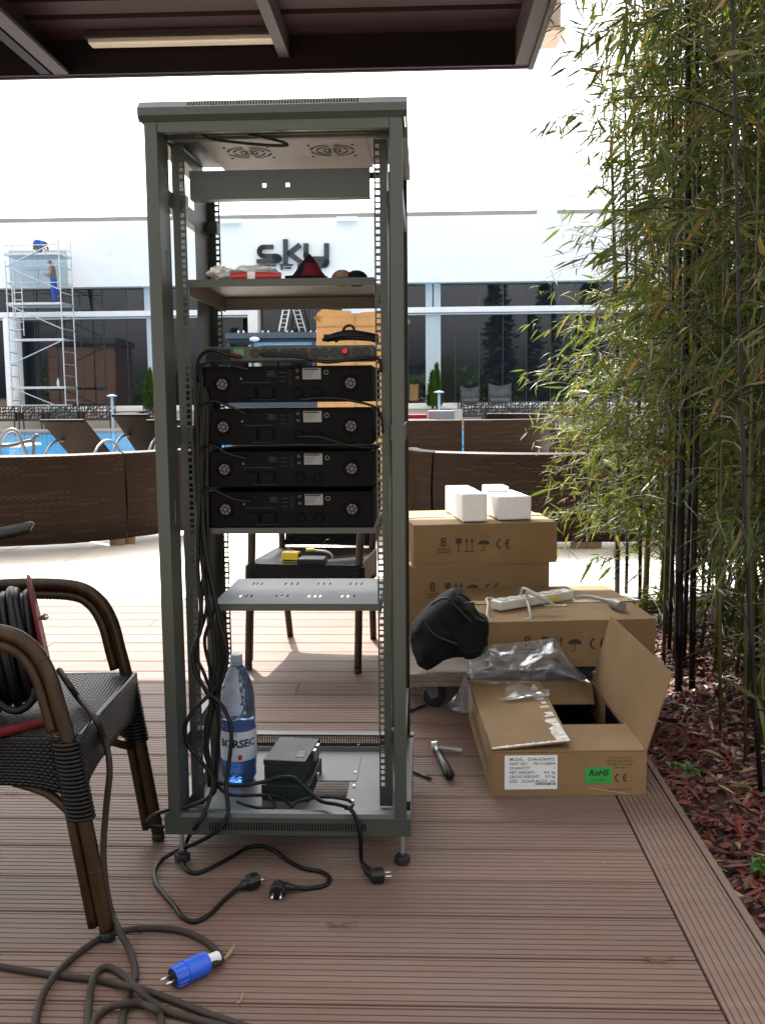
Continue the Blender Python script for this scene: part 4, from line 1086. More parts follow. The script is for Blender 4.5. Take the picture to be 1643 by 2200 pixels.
shelf(z4,x0=.102,x1=.513,slots=s4,y1=RZ(600,1243,z4).y-.002,m=mat('light_grey_shelf_sheet',(.24,.275,.29),.5,.0,var=.04,ns=5,bump=.05,bs=300))
print('shelf z',z1,z3,z4)
# base: front/rear vented rails, plate with cut out
def vrail(front):
    b=MB(); y=0 if front else DEP; T=Matrix.Translation((0,0,0))@XZ if front else Matrix.Translation((0,DEP-.002,0))@XZ
    if front: xa=RL(449,1775,0).x; xb=RL(789,1778,0).x
    else: xa=.08;xb=.49
    n=57; st=(xb-xa)/n
    b.plate(0,W,.088,.131,[(xa+k*st,xa+k*st+st*.52,.099,.119) for k in range(n)],.002,T)
    if front:
        b.add([(0,0,.131),(W,0,.131),(W,.008,.1385),(0,.008,.1385),(W,.032,.1385),(0,.032,.1385),(W,.032,.115),(0,.032,.115)],[(0,1,2,3),(3,2,4,5),(5,4,6,7)])
        b.box(0,.002,.003,.1,.088,.130); b.box(W-.002,W,.003,.1,.088,.130); b.box(0,W,.003,.02,.088,.090)
    else:
        b.box(0,W,DEP-.034,DEP-.003,.1325,.1355)
    o_=b.build('vented_base_rail',m_steel,rack)
    if front: b=MB(); b.box(.003,W-.003,.010,.012,.0905,.1275); b.build('slot_shade_plate',m_darkhole,o_)  # dark plate added behind the slots so they read as shaded
    return o_
vrail(True); vrail(False)
rb('base_side_rail',[(0,.034,.102,DEP-.036,.09,.131)]); rb('base_side_rail',[(W-.034,W,.102,DEP-.036,.09,.131)])
zc=.100
c0=RZ(655,1716,zc); c1=RZ(752,1676,zc)
b=MB(); b.plate(.036,W-.036,.034,DEP-.036,[(c0.x,c1.x,c0.y,c1.y)],.002,Matrix.Translation((0,0,zc)))
b.build('base_plate',m_zinc,rack)
a=RZ(560,1675,zc+.003); c=RZ(770,1632,zc+.003)
rb('sliding_cover_plate',[(c0.x-.08,RZ(770,1660,zc).x,a.y,RZ(640,1628,zc).y,zc+.0005,zc+.002)],m_zinc)
b=MB()
for (x,y) in ((763,1659),(760,1688),(757,1720),(770,1600)):
    q=RZ(x,y,zc+.003); b.lathe([(.0045,0),(.0035,.002)],10,T=Matrix.Translation(q))
build_each(b,'base_screw',m_bolt,rack)
b=MB()
for z in (1.62,1.0,.3):
    for x in (.0555,.5165): b.lathe([(.0045,0),(.003,.003)],10,T=Matrix.Translation((x,.138,z))@Matrix.Rotation(PI/2,4,'X'))
build_each(b,'rail_screw',m_bolt,rack)
for (x,y) in ((.028,.045),(W-.022,.045),(.028,DEP-.045),(W-.022,DEP-.045)):
    ft=MB(); ft.lathe([(.006,.020),(.006,.089)],12,T=Matrix.Translation((x,y,0))); o=ft.build('levelling_bolt',m_bolt,rack,smooth=True,angle=.6)
    ft=MB(); ft.prism([(.020*math.cos(R(60*k+10)),.020*math.sin(R(60*k+10))) for k in range(6)],0.0,.020,T=Matrix.Translation((x,y,0)));
    ft.lathe([(.012,.02),(.011,.026)],12,T=Matrix.Translation((x,y,0))); ft.build('levelling_foot',m_rubber,o,bevel=.003)
# ---- contents ---------------------------------------------------------------
def RW(p): return RF@Vector(p)
def rthing(name,lab,cat,p,group=None,rz=0):
    return thing(name,lab,cat,RW(p),RA+rz,group=group)
AH=.087
m_label2=mat('dull_white_rating_label',(.16,.16,.16),.6,var=.1)
m_fanst=mat('mauve_grey_fan_grille',(.10,.07,.10),.5,var=.1)
m_dprint=mat('faint_grey_panel_print',(.03,.03,.03),.6)
def amp(z,lab,first=[]):
    if first:
        o=copy_tree(first[0]); o.location=RW((.088,.135,z)); o['label']=lab; return o
    t=rthing('amplifier',lab,'amplifier',(.088,.135,z),group='black amplifiers stacked in the rack')
    b=MB(); b.box(0,.412,0,.40,0,AH-.001); b.build('case',m_black,t,bevel=.002)
    for x in (.052,.360):
        c=MB(); c.lathe([(.0135,0),(.0135,.0015),(.001,.0016)],20,T=Matrix.Translation((x,-.0008,.044))@Matrix.Rotation(PI/2,4,'X')); g_=c.build('fan_grille',m_fanst,t)
        c=MB()
        for k in range(6):
            a=k*PI/3+.3; c.tube([(x+.003*math.cos(a),-.003,.044+.003*math.sin(a)),(x+.020*math.cos(a),-.003,.044+.020*math.sin(a))],.0008,5)
        for rr in (.007,.0135,.020): c.tube([(x+rr*math.cos(k*PI/8),-.003,.044+rr*math.sin(k*PI/8)) for k in range(16)],.0008,4,closed=True)
        c.build('grille_wires',m_black,g_)
    b=MB(); b.box(.246,.290,-.0015,-.0005,.054,.081); lb=b.build('rating_label',m_label2,t)
    b=MB(); b.box(.248,.283,-.0018,-.0016,.0755,.079)
    for k in range(5): b.box(.248,.248+(.026 if k<2 else .020),-.0018,-.0016,.0715-k*.0032,.0722-k*.0032)
    b.box(.275,.288,-.0018,-.0016,.056,.067) if False else None
    b.build('label_print',m_ink,lb)
    text('CE',.007,m_label2,t,wall(.229,-.0012,.056),'certification_mark')
    b=MB()
    b.tube([(.233+.003*math.cos(k*PI/6),-.001,.075+.003*math.sin(k*PI/6)) for k in range(12)],.0006,4,closed=True)
    b.tube([(.302+.005*math.cos(k*PI/6),-.001,.070+.005*math.sin(k*PI/6)) for k in range(12)],.0009,4,closed=True)
    build_each(b,'round_mark',m_label2,t)
    for x in (.236,.279):
        c=MB(); c.tube([(x+.011*math.cos(k*PI/8),-.004,.024+.011*math.sin(k*PI/8)) for k in range(16)],.0012,5,closed=True); c.lathe([(.009,0),(.009,.002)],14,T=Matrix.Translation((x,-.001,.024))@Matrix.Rotation(PI/2,4,'X')); c.build('speaker_socket',m_black,t)
    b=MB()
    for k in range(4): b.box(.16,.182-(k%2)*.006,-.0010,-.0004,.062+k*.0035,.063+k*.0035)
    for k in range(3): b.box(.19,.205,-.0010,-.0004,.050+k*.010,.0508+k*.010)
    for k in range(7): b.box(.21,.220,-.0010,-.0004,.045+k*.005,.0455+k*.005)
    b.box(.10,.17,-.0010,-.0004,.047,.0478); b.box(.12,.18,-.0010,-.0004,.006,.0068)
    b.build('panel_print',m_dprint,t)
    b=MB(); b.lathe([(.0028,0),(.0022,.002)],8,T=Matrix.Translation((.098,-.0005,.057))@Matrix.Rotation(PI/2,4,'X')); b.build('ground_screw',m_label2,t)
    b=MB(); b.box(.01,.402,-.004,-.0006,AH-.006,AH-.0022); b.build('rear_lip',m_black,t)
    b=MB()
    for x in (.105,.145): b.box(x,x+.028,-.012,-.0006,.012,.036)
    b.build('input_connector',m_black,t)
    first.append(t); return t
zs=[RL(640,y,.13).z for y in (862,952,1043,1134)]
zs=[1.113,1.011,.909,z3+.001]
for z,l in zip(zs,('topmost black amplifier right under the grey distribution panel','second black amplifier from the top of the stack','third black amplifier from the top, above the lowest one','lowest black amplifier resting on the rack shelf')): amp(z,l)
# distribution panel
zp=RL(600,775,.125).z; zq=RL(600,743,.125).z
xp=RL(438,757,.125).x
t=rthing('power_distribution_panel','grey panel with a row of round black sockets above the amplifiers','socket panel',(xp,.13,zp))
PL=.505-xp; PH=zq-zp
b=MB(); b.box(0,PL,0,.12,0,PH); b.build('housing',m_steel_in,t,bevel=.002)
rs=random.Random(2)
for x in (548,569,588,612,632,652,677,697,719,741,766,785):
    q=RL(x,757,.13)
    b=MB(); b.lathe([(.0115,0),(.0115,.003),(.0105,.003),(.0105,.001),(.001,.001)],18,T=Matrix.Translation((q.x-xp,0,PH*.52))@Matrix.Rotation(PI/2,4,'X')); b.build('socket',m_blackp,t)
b=MB(); q=RL(514,752,.13); b.box(q.x-xp-.012,q.x-xp+.012,-.003,0,PH*.35,PH*.85); b.build('green_terminal',mat('green_plastic',(.05,.18,.08),.5),t)
b=MB(); q=RL(468,752,.13); b.box(q.x-xp-.028,q.x-xp+.03,-.002,0,PH*.1,PH*.8); b.build('dark_window',m_darkhole,t)
for x,y in ((508,765),(741,754)):
    q=RL(x,y,.12); b=MB(); b.lathe([(.007,0),(.008,.008),(.006,.016)],14,T=Matrix.Translation((q.x-xp,-.002,q.z-zp))@Matrix.Rotation(PI/2,4,'X')); b.build('red_plug',m_red,t,smooth=True,angle=.6)
# adapter pile on panel
t=rthing('cable_bundle','black bundle of cables heaped on the distribution panel','cable bundle',(.35,.2,zq))
b=MB(); rn=random.Random(12); p0=t.matrix_basis.inverted()
def TL(px,py,yl): return p0@RW(RL(px,py,yl))
for k in range(16):
    y=.15+rn.random()*.12; a=TL(700+rn.uniform(-8,8),733-rn.random()*14,y); c=TL(812,735-rn.random()*14,y); m_=a.lerp(c,.45)+Vector((0,rn.uniform(-.02,.02),rn.uniform(.002,.014)))
    b.tube(smoothpath([a,m_,c],6),.0045,6)
b.build('cable_strands',m_cable,t,smooth=True)
b=MB(); b.tube(smoothpath([TL(x,y,.17) for x,y in ((720,735),(735,722),(738,708),(746,700),(757,701),(761,712),(757,722))],5),.0035,6); b.build('cable_loop',m_cable,t,smooth=True)
# ---- stuff on the top shelf
zs1=z1+.001
def blob(name,lab,cat,px0,px1,pyt,m,dep=.12,y0=.16,seed=1,seg=18,crump=.25,flat=1.,parent=None):
    a=RL(px0,598,y0); c=RL(px1,598,y0); h=RL(px0,pyt,y0).z-zs1; w_=c.x-a.x
    t=rthing(name,lab,cat,((a.x+c.x)/2,y0+dep/2,zs1))
    b=MB(); 
    def f(u,v):
        th=u*2*PI; ph=v*PI; n_=1+crump*noise.noise(Vector((math.cos(th)*2,math.sin(th)*2,ph*1.5+seed)))*1.6+crump*.6*noise.noise(Vector((math.cos(th)*6,math.sin(th)*6,ph*5+seed)))
        r_=math.sin(ph)**.8
        return (w_/2*r_*math.cos(th)*n_,dep/2*r_*math.sin(th)*n_,max(0.0,h*.5*(1-math.cos(ph)*1.0)*(.75+.25*n_)))
    b.grid(f,seg,12); o=b.build('body',m,t,smooth=(crump<.2)); return t
blob('crumpled_plastic_bag','small white crumpled carrier bag at the left end of the top shelf','plastic bag',443,492,568,m_bagwhite,seed=3,crump=.45)
blob('crumpled_plastic_bag','wider white carrier bag lying behind the red roll on the top shelf','plastic bag',496,588,567,m_bagwhite,seed=8,y0=.2,crump=.5)
t=rthing('red_roll','red cylindrical rolled package lying on the top shelf','package',(RL(494,592,.16).x,.175,zs1+.010))
b=MB(); L=RL(602,592,.16).x-RL(494,592,.16).x; b.tube([(0,0,0),(L*.35,0,.001),(L*.36,0,.001),(L,0,.0)],[.010,.0105,.010,.0095],12); b.build('roll',m_red,t,smooth=True,angle=.6)
b=MB(); b.box(L*.33,L*.5,-.0115,.011,-.0105,.012); b.build('white_band',m_bagwhite,t,bevel=.004)
# triangular red and black bag
a=RL(614,597,.16); c=RL(702,597,.16); top=RL(664,545,.2)
t=rthing('peaked_bag','dark red and black peaked cloth bag on the top shelf','bag',((a.x+c.x)/2,.2,zs1))
wv=c.x-a.x; hh=top.z-zs1
b=MB()
def pk(u,v):
    th=u*2*PI; s=(1-v)**.85; n_=1+.12*noise.noise(Vector((math.cos(th)*2,math.sin(th)*2,v*4)))
    return (wv/2*s*math.cos(th)*n_+.004*v, .05*s*math.sin(th)*n_, hh*v)
b.grid(pk,20,8); o=b.build('cloth_body',[m_dred,m_bagcloth],t,smooth=True)
for p in o.data.polygons:
    cz=p.center; p.material_index=1 if (cz.z>hh*.62 or (cz.x<-.008 and cz.y<0 and cz.x>-.03) ) else 0
b=MB(); b.tube([(-wv*.5,-.05,.004),(-.01,-.055,.006),(wv*.5,-.03,.004)],.004,6); b.build('black_strap',m_bagcloth,t)
# cap
a=RL(706,597,.17); c=RL(790,597,.17)
m_tan=mat('tan_cloth',(.20,.13,.075),.85,var=.1,ns=30,bump=.3)
t=rthing('baseball_cap','tan and black cloth cap at the right end of the top shelf','cap',((a.x+c.x)/2,.2,zs1))
b=MB(); b.sphere((-.017,0,.006),.026,16,8,0,sq=(1,1.1,.78)); b.build('tan_crown',m_tan,t,smooth=True)
b=MB(); b.sphere((.018,.0,.005),.027,16,8,0,sq=(1.0,1.2,.72)); b.build('black_crown',m_bagcloth,t,smooth=True)
b=MB(); b.tube([(-.045,-.02,.002),(-.02,-.035,.003),(.01,-.03,.003)],[.002,.003,.002],6); b.build('red_trim',m_dred,t)
# thin wire up the rear rail
# ---- bottle ------------------------------------------------------------------
zb_=zc+.002
bq=RZ(515,1672,zb_)
bw=(553-477)/CAMF*(RW(bq).y*1.0+.1)/2
bot=rthing('water_bottle','large ribbed blue tinted water bottle half full in the rack bottom','bottle',(bq.x,bq.y,zb_))
m_pet,ntp,bp0=newmat('blue_tinted_pet'); bp0.inputs['Base Color'].default_value=(.55,.74,1,1); bp0.inputs['Transmission Weight'].default_value=.92; bp0.inputs['Roughness'].default_value=.12; bp0.inputs['IOR'].default_value=1.25
tc=N(ntp,'ShaderNodeTexCoord'); vo=N(ntp,'ShaderNodeTexVoronoi',Scale=75.); ntp.links.new(tc.outputs['Object'],vo.inputs['Vector']); bpn=N(ntp,'ShaderNodeBump',Strength=.7,Distance=.003); ntp.links.new(vo.outputs['Distance'],bpn.inputs['Height']); ntp.links.new(bpn.outputs[0],bp0.inputs['Normal'])
m_wat,ntp,bp1=newmat('bottle_water'); bp1.inputs['Base Color'].default_value=(.16,.36,.85,1); bp1.inputs['Transmission Weight'].default_value=.85; bp1.inputs['Roughness'].default_value=.05; bp1.inputs['IOR'].default_value=1.33
tc=N(ntp,'ShaderNodeTexCoord'); vo=N(ntp,'ShaderNodeTexVoronoi',Scale=60.); ntp.links.new(tc.outputs['Object'],vo.inputs['Vector']); bpn=N(ntp,'ShaderNodeBump',Strength=.6,Distance=.004); ntp.links.new(vo.outputs['Distance'],bpn.inputs['Height']); ntp.links.new(bpn.outputs[0],bp1.inputs['Normal'])
H_=RL(510,1407,bq.y).z-zb_; r_=.0465; print('bottle',H_,bw)
pr=[(.030,0),(.040,.004),(.045,.014),(.0445,.03),(.046,.045)]
z=.05
while z<.062+0: pr.append((.046,z)); z+=.006
pr+=[(.046,.065),(.0465,.135),(.044,.150),(.0455,.160),(.0455,.19),(.0445,.215),(.041,.245),(.034,.270),(.025,.290),(.016,.303),(.0135,.308),(.0135,.312)]
sc_=(H_-.018)/.312; pr=[(r*1.02,z*sc_) for r,z in pr]
b=MB(); b.lathe(pr,36); b.build('bottle_body',m_pet,bot,smooth=True)
wl=[(max(.001,r-.0022),z+ .0015) for r,z in pr if z<.165*sc_]; 
b=MB(); b.lathe(wl,36); b.build('water',m_wat,bot,smooth=True)
b=MB(); zt=.312*sc_; b.lathe([(.0155,zt-.001),(.016,zt),(.016,zt+.018),(.0145,zt+.0205),(.001,zt+.0205)],24); b.lathe([(.018,zt-.006),(.018,zt-.003)],24); b.build('screw_cap',mat('pale_blue_cap',(.32,.42,.55),.4,var=.05),bot,smooth=True,angle=.5)
# label sleeve with printing
m_lab,ntp,bl=newmat('bottle_label')
tc=N(ntp,'ShaderNodeTexCoord'); sp=N(ntp,'ShaderNodeSeparateXYZ'); ntp.links.new(tc.outputs['Object'],sp.inputs[0])
nz_=N(ntp,'ShaderNodeTexNoise',Scale=45.,Detail=5.); ntp.links.new(tc.outputs['Object'],nz_.inputs['Vector'])
ad=N(ntp,'ShaderNodeMath',operation='MULTIPLY_ADD'); ntp.links.new(nz_.outputs['Fac'],ad.inputs[0]); ad.inputs[1].default_value=-.035; ntp.links.new(sp.outputs[2],ad.inputs[2])
mr=N(ntp,'ShaderNodeMapRange'); mr.inputs[1].default_value=.03; mr.inputs[2].default_value=.12; ntp.links.new(ad.outputs[0],mr.inputs[0])
cl=ramp(ntp,mr.outputs[0],[(.0,(.02,.03,.22)),(.10,(.06,.09,.33)),(.16,(.34,.40,.58)),(.24,(.55,.60,.68))]); ntp.links.new(cl,bl.inputs['Base Color']); bl.inputs['Roughness'].default_value=.35
b=MB(); zl0,zl1=.062*sc_,.139*sc_; b.grid(lambda u,v:(.0485*math.cos(u*2*PI),.0485*math.sin(u*2*PI),zl0+(zl1-zl0)*v),40,2); lab_=b.build('paper_label',m_lab,bot,smooth=True)
def wrap(o,r,zc_,phi0):
    for v in o.data.vertices:
        a=phi0+v.co.x/r; v.co=(r*math.cos(a),r*math.sin(a),v.co.y+zc_)
m_navy=mat('navy_print',(.012,.02,.08),.5)
o=text('BORSEC',.029,m_navy,lab_,Matrix.Identity(4),ax='CENTER',bold=.0012,ext=.0); wrap(o,.0489,.108*sc_-.009,-PI/2+.12)
o=text('F)',.012,mat('green_print',(.05,.12,.06),.5),lab_,Matrix.Identity(4),ax='CENTER',ext=.0); wrap(o,.0489,.129*sc_,-PI/2+.05)
b=MB(); b.grid(lambda u,v:(.0489*math.cos(-PI/2+.14+u*.22),.0489*math.sin(-PI/2+.14+u*.22),.062*sc_+.004+v*.014),3,1); b.build('red_seal',mat('red_print',(.5,.02,.02),.5),lab_)
# ---- green-grey metal boxes
q0=RZ(545,1720,zc+.003)
t=rthing('metal_box','lower wide dark green metal box lying in the rack bottom','tool box',(RZ(580,1720,zb_).x,RZ(600,1720,zb_).y,zb_),rz=R(-3))
w1=RZ(667,1718,zb_).x-RZ(581,1718,zb_).x; h1=RL(620,1687,RZ(600,1720,zb_).y).z-zb_
b=MB(); b.box(-.022,w1,0,.20,0,h1); b.build('body',m_toolbox,t,bevel=.002); 
b=MB(); b.box(w1+.0005,w1+.006,.10,.115,h1*.3,h1*.8); b.build('latch',m_bolt,t)
zu=zb_+h1+.001; qn=RZ(568,1675,zu)
t=rthing('metal_box','upper grey green metal box with side latch stacked on the lower box','tool box',(qn.x,qn.y,zu),rz=R(-6))
w2=RZ(660,1668,zu).x-qn.x; h2=RL(600,1632,qn.y).z-zu
dp=RZ(600,1583,zu+h2).y-qn.y; print('box2',w2,h2,dp)
b=MB(); b.box(0,w2,0,dp,0,h2*.72); b.build('body',m_toolbox,t,bevel=.002)
b=MB(); b.box(-.0015,w2+.0015,-.0015,dp+.001,h2*.73,h2); b.build('lid',m_toolbox,t,bevel=.002)
b=MB(); b.box(w2*.70,w2*.9,dp*.15,dp*.42,h2+.0003,h2+.0012); b.build('worn_sticker',mat('worn_grey_sticker',(.2,.2,.19),.6,var=.4,ns=60),t)
for yy in (.5,.72):
    b=MB(); b.box(w2+.002,w2+.008,dp*yy,dp*yy+.018,h2*.4,h2*.95); b.tube([(w2+.009,dp*yy-.004,h2*.5),(w2+.014,dp*yy+.008,h2*.6),(w2+.009,dp*yy+.022,h2*.5)],.0014,5); b.build('latch',m_bolt,t)
# ---- power cables ---------------------------------------------------------
rc=.0052
def cable(name,lab,cat,pts3,r,m,k=6,n=8):
    sp=smoothpath(pts3,k); c=pts3[0]; t=thing(name,lab,cat,(c.x,c.y,c.z),world=True)
    b=MB(); b.tube(sp,r,n); b.build('flex',m,t,smooth=True); return t,sp
def fp_(x,y,z=rc): return G(x,y,z)
def rp(x,y,yl): return RW(RL(x,y,yl))
def plug(t,pos,dirv,end,s=1.):
    """angled schuko plug: pos=body centre, dirv=pin direction, end=where the flex enters"""
    z=dirv.normalized(); up=Vector((0,0,1)); x=up-z*up.dot(z); x.normalize(); y=z.cross(x)
    T=Matrix((x,y,z)).transposed().to_4x4(); T.translation=pos
    b=MB(); b.lathe([(.010,-.020),(.016,-.016),(.0185,-.008),(.0185,.010),(.0175,.012),(.016,.012)],10,T=T)
    o=b.build('plug_body',m_blackp,t,bevel=.0008)
    a=pos-z*.008; m_=a.lerp(end,.45)-z*.004
    b=MB(); b.tube(smoothpath([a,m_,end],5),[.0125]*3+[.0115]*3+[.0095,.0088,.0082,.0075,.0065],8); b.build('strain_relief',m_blackp,o,smooth=True)
    b=MB()
    for s_ in (-.0095,.0095): b.tube([T@Vector((0,s_,.011)),T@Vector((0,s_,.031))],.0024,8)
    b.build('plug_pins',m_bolt,o,smooth=True)
Y9=.10
# cable to the right plug
t,_=cable('power_cable','black mains cable hanging over the base rail to the right hand plug','power cable',
  [rp(430,780,.125),rp(425,900,.125),rp(430,1130,.12),rp(440,1260,Y9),rp(455,1340,Y9),rp(462,1420,.09),rp(452,1520,.09),rp(445,1600,.09),rp(460,1668,.09),rp(480,1684,.09),rp(520,1687,.10),rp(560,1681,.11),rp(600,1671,.11),rp(632,1672,.10),rp(660,1697,.08),rp(690,1721,.05),rp(725,1728,.02),rp(752,1738,-.008),rp(767,1765,-.012),rp(774,1800,-.013),fp_(776,1845,.03),fp_(780,1858,.022)],rc,m_cable)
plug(t,fp_(812,1880,.019),G(840,1879,.02)-G(812,1881,.02),G(780,1858,.022))
t,_=cable('power_cable','black mains cable curling in a wide loop to the left hand plug','power cable',
  [rp(434,800,.125),rp(430,1000,.125),rp(425,1200,.10),rp(432,1300,.09),rp(432,1350,.09),rp(415,1400,.08),rp(420,1445,.08),rp(447,1487,.08),rp(480,1520,.08),rp(497,1572,.07),rp(492,1640,.06),rp(486,1690,.04),rp(490,1735,.0),rp(484,1765,-.013),rp(460,1790,-.015),fp_(420,1812,.05),fp_(380,1828,.02),fp_(348,1848),fp_(333,1870),fp_(336,1898),fp_(356,1925),fp_(376,1948),fp_(392,1970),fp_(418,1980),fp_(450,1965),fp_(480,1935),fp_(512,1908,.01)],rc,m_cable)
plug(t,fp_(543,1893,.018),G(565,1886,.02)-G(541,1896,.02),G(512,1908,.01))
t,_=cable('power_cable','black mains cable snaking to the middle plug that faces forward','power cable',
  [rp(438,830,.125),rp(434,1050,.125),rp(442,1180,.09),rp(458,1265,.08),rp(473,1340,.08),rp(488,1400,.08),rp(478,1455,.08),rp(452,1490,.08),rp(420,1522,.07),rp(398,1560,.06),rp(404,1600,.06),rp(432,1635,.06),rp(455,1670,.06),rp(455,1700,.04),rp(440,1745,0),rp(422,1775,-.014),fp_(405,1800,.04),fp_(396,1832,.012),fp_(394,1858),fp_(410,1874),fp_(436,1872),fp_(490,1845),fp_(530,1822),fp_(562,1818),fp_(590,1828),fp_(615,1847),fp_(650,1865),fp_(690,1873),fp_(708,1887),fp_(698,1902),fp_(662,1909),fp_(634,1908,.012)],rc,m_cable)
plug(t,fp_(597,1912,.02),G(592,1945,.012)-G(598,1915,.019),G(634,1908,.012))
t,_=cable('power_cable','black mains cable looping out past the rack\'s lower left post','power cable',
  [rp(442,830,.126),rp(440,1100,.126),rp(436,1250,.10),rp(425,1380,.09),rp(418,1432,.09),rp(440,1480,.09),rp(455,1520,.09),rp(440,1610,.09),rp(462,1680,.08),rp(445,1715,.05),rp(405,1732,.03),rp(372,1738,.01),rp(335,1749,-.03),rp(317,1764,-.05),rp(325,1775,-.045),rp(352,1777,-.02)],rc*.9,m_cable)
for pts,l in (([(446,840,.126),(446,1100,.12),(452,1250,.10),(480,1340,.09),(487,1400,.09),(470,1470,.1),(448,1580,.1),(447,1640,.1),(470,1690,.1),(500,1708,.1),(560,1708,.12),(600,1712,.12),(625,1730,.10)],'black cable running along the rack bottom before the metal boxes'),
   ([(422,790,.13),(420,1000,.13),(432,1180,.11),(445,1300,.1),(420,1395,.1),(440,1450,.1),(470,1540,.1),(465,1640,.1),(462,1700,.1),(430,1722,.12)],'thinner black cable hanging at the left of the bundle'),
   ([(450,860,.13),(438,1150,.12),(444,1220,.11),(462,1300,.11),(440,1372,.11),(452,1440,.11),(460,1500,.11),(442,1560,.11),(448,1640,.11),(450,1690,.11)],'black cable twisting through the middle of the bundle')):
    cable('power_cable',l,'power cable',[rp(*q) for q in pts],rc*.85,m_cable)
for pts,l in (([(625,1735,.06),(640,1722,.08),(690,1712,.08),(730,1715,.08),(753,1722,.08),(757,1732,.06),(740,1738,.05)],'black cable end lying across the rack base cut out'),
   ([(508,1722,.06),(530,1730,.06),(560,1736,.05),(590,1735,.06),(585,1722,.07),(575,1712,.08)],'short black cable kinked behind the front base rail')):
    cable('loose_cable',l,'cable',[rp(*q) for q in pts],.004,m_cable)
# top of the bundle: cables arching off the distribution panel and across amps
for pts,l,r in (([(520,768,.10),(490,762,.09),(460,752,.09),(438,758,.10),(424,780,.11),(420,830,.12),(424,930,.12),(428,1060,.12)],'grey black cable arching off the red plug of the distribution panel',.0045),
   ([(560,762,.11),(640,766,.10),(700,778,.10),(760,772,.11),(812,770,.12),(818,800,.125)],'black cable draped across the distribution panel sockets',.004),
   ([(535,795,.12),(500,785,.11),(465,775,.11),(436,785,.115),(428,820,.12)],'black cable from the topmost amplifier to the bundle',.0035),
   ([(530,890,.12),(490,872,.11),(455,862,.11),(432,872,.12),(426,900,.12)],'black cable from the second amplifier to the bundle',.003),
   ([(530,986,.12),(490,975,.11),(460,958,.11),(436,962,.12),(428,990,.12)],'black cable from the third amplifier to the bundle',.003),
   ([(540,1078,.12),(500,1072,.11),(465,1055,.11),(438,1048,.12),(432,1080,.12)],'black cable from the lowest amplifier to the bundle',.003),
   ([(640,938,.12),(690,940,.11),(740,955,.11),(790,962,.12),(815,960,.13)],'black signal cable crossing the second amplifier',.003),
   ([(640,860,.12),(700,855,.11),(760,862,.11),(812,880,.12),(822,930,.13)],'black signal cable crossing below the topmost amplifier',.003)):
    cable('signal_cable' if r<.0045 else 'supply_cable',l,'cable',[rp(*q) for q in pts],r,m_cable)
# ================================================================ CARTONS, DOLLY AND WHAT LIES ON THEM
m_cardlit=m_card
def icons(t,x0,z0,h,w_,ce=True,n8=True):
    """transport marks printed on the front (local y=0 plane); h = mark height"""
    y=-.0032
    if n8: text('8',h*.86,m_bink,t,wall(x0,y,z0+h*.42),'stacking_number',ext=.0,bold=.0008)
    b=MB(); b.box(x0-h*.18,x0+h*.70,y-.0004,y,z0+h*.20,z0+h*.25); b.box(x0-h*.18,x0+h*.70,y-.0004,y,z0,z0+h*.05); b.build('print_mark',m_bink,t)
    g=x0+h*1.05
    T=wall(g,y,z0)
    b=MB(); b.prism([(0,h*.95),(h*.42,h*.95),(h*.40,h*.62),(h*.24,h*.5),(h*.24,h*.08),(h*.36,0),(h*.06,0),(h*.18,h*.08),(h*.18,h*.5),(h*.02,h*.62)],0,.0004,0,T); b.build('print_mark',m_bink,t)
    b=MB()
    for k in (0,.36):
        b.prism([(h*(.75+k),h*.12),(h*(.80+k),h*.12),(h*(.80+k),h*.66),(h*(.89+k),h*.66),(h*(.775+k),h*.98),(h*(.66+k),h*.66),(h*(.75+k),h*.66)],0,.0004,0,T)
    b.box(h*.62,h*1.28,0,h*.06,0,.0004,0,T) if False else b.prism([(h*.62,0),(h*1.28,0),(h*1.28,h*.06),(h*.62,h*.06)],0,.0004,0,T)
    b.build('print_mark',m_bink,t)
    b=MB(); cx=h*1.95; cz=h*.5
    arc=[(cx+h*.42*math.cos(R(a)),cz+h*.28*math.sin(R(a))) for a in range(0,181,15)]
    b.prism(arc+[(cx-h*.2,cz-h*.04),(cx,cz),(cx+h*.2,cz-h*.04)],0,.0004,0,T)
    b.prism([(cx-h*.02,cz),(cx-h*.02,h*.12),(cx+.0-h*.10,h*.05),(cx-h*.16,h*.14),(cx-h*.20,h*.12),(cx-h*.10,0),(cx+h*.03,h*.08),(cx+h*.03,cz)][::-1],0,.0004,0,T)
    for i,(dx,dz) in enumerate(((-.25,.95),(-.05,.98),(.15,.95),(.32,.9),(-.1,1.12),(.1,1.14),(.28,1.08))):
        b.prism([(cx+h*dx,h*dz),(cx+h*(dx+.03),h*dz),(cx+h*(dx+.08),h*(dz+.1)),(cx+h*(dx+.05),h*(dz+.1))],0,.0004,0,T)
    b.build('print_mark',m_bink,t)
    if ce: ce_mark(t,g+h*2.75,y,z0+h*.12,h*.72)
def ce_mark(t,x,y,z,h):
    b=MB(); T=wall(x,y,z)
    for k,(cx,mid) in enumerate(((h*.5,False),(h*1.35,True))):
        n=12; o=[];i_=[]
        for j in range(n+1):
            a=R(100+160*j/n); o.append((cx+h*.5*math.cos(a)+h*.1,h*.5+h*.5*math.sin(a))); i_.append((cx+h*.34*math.cos(a)+h*.1,h*.5+h*.34*math.sin(a)))
        for j in range(n): b.prism([o[j],o[j+1],i_[j+1],i_[j]],0,.0004,0,T)
        if mid: b.prism([(cx-h*.3,h*.44),(cx+h*.02,h*.44),(cx+h*.02,h*.58),(cx-h*.3,h*.58)],0,.0004,0,T)
    b.build('ce_mark',m_bink,t)
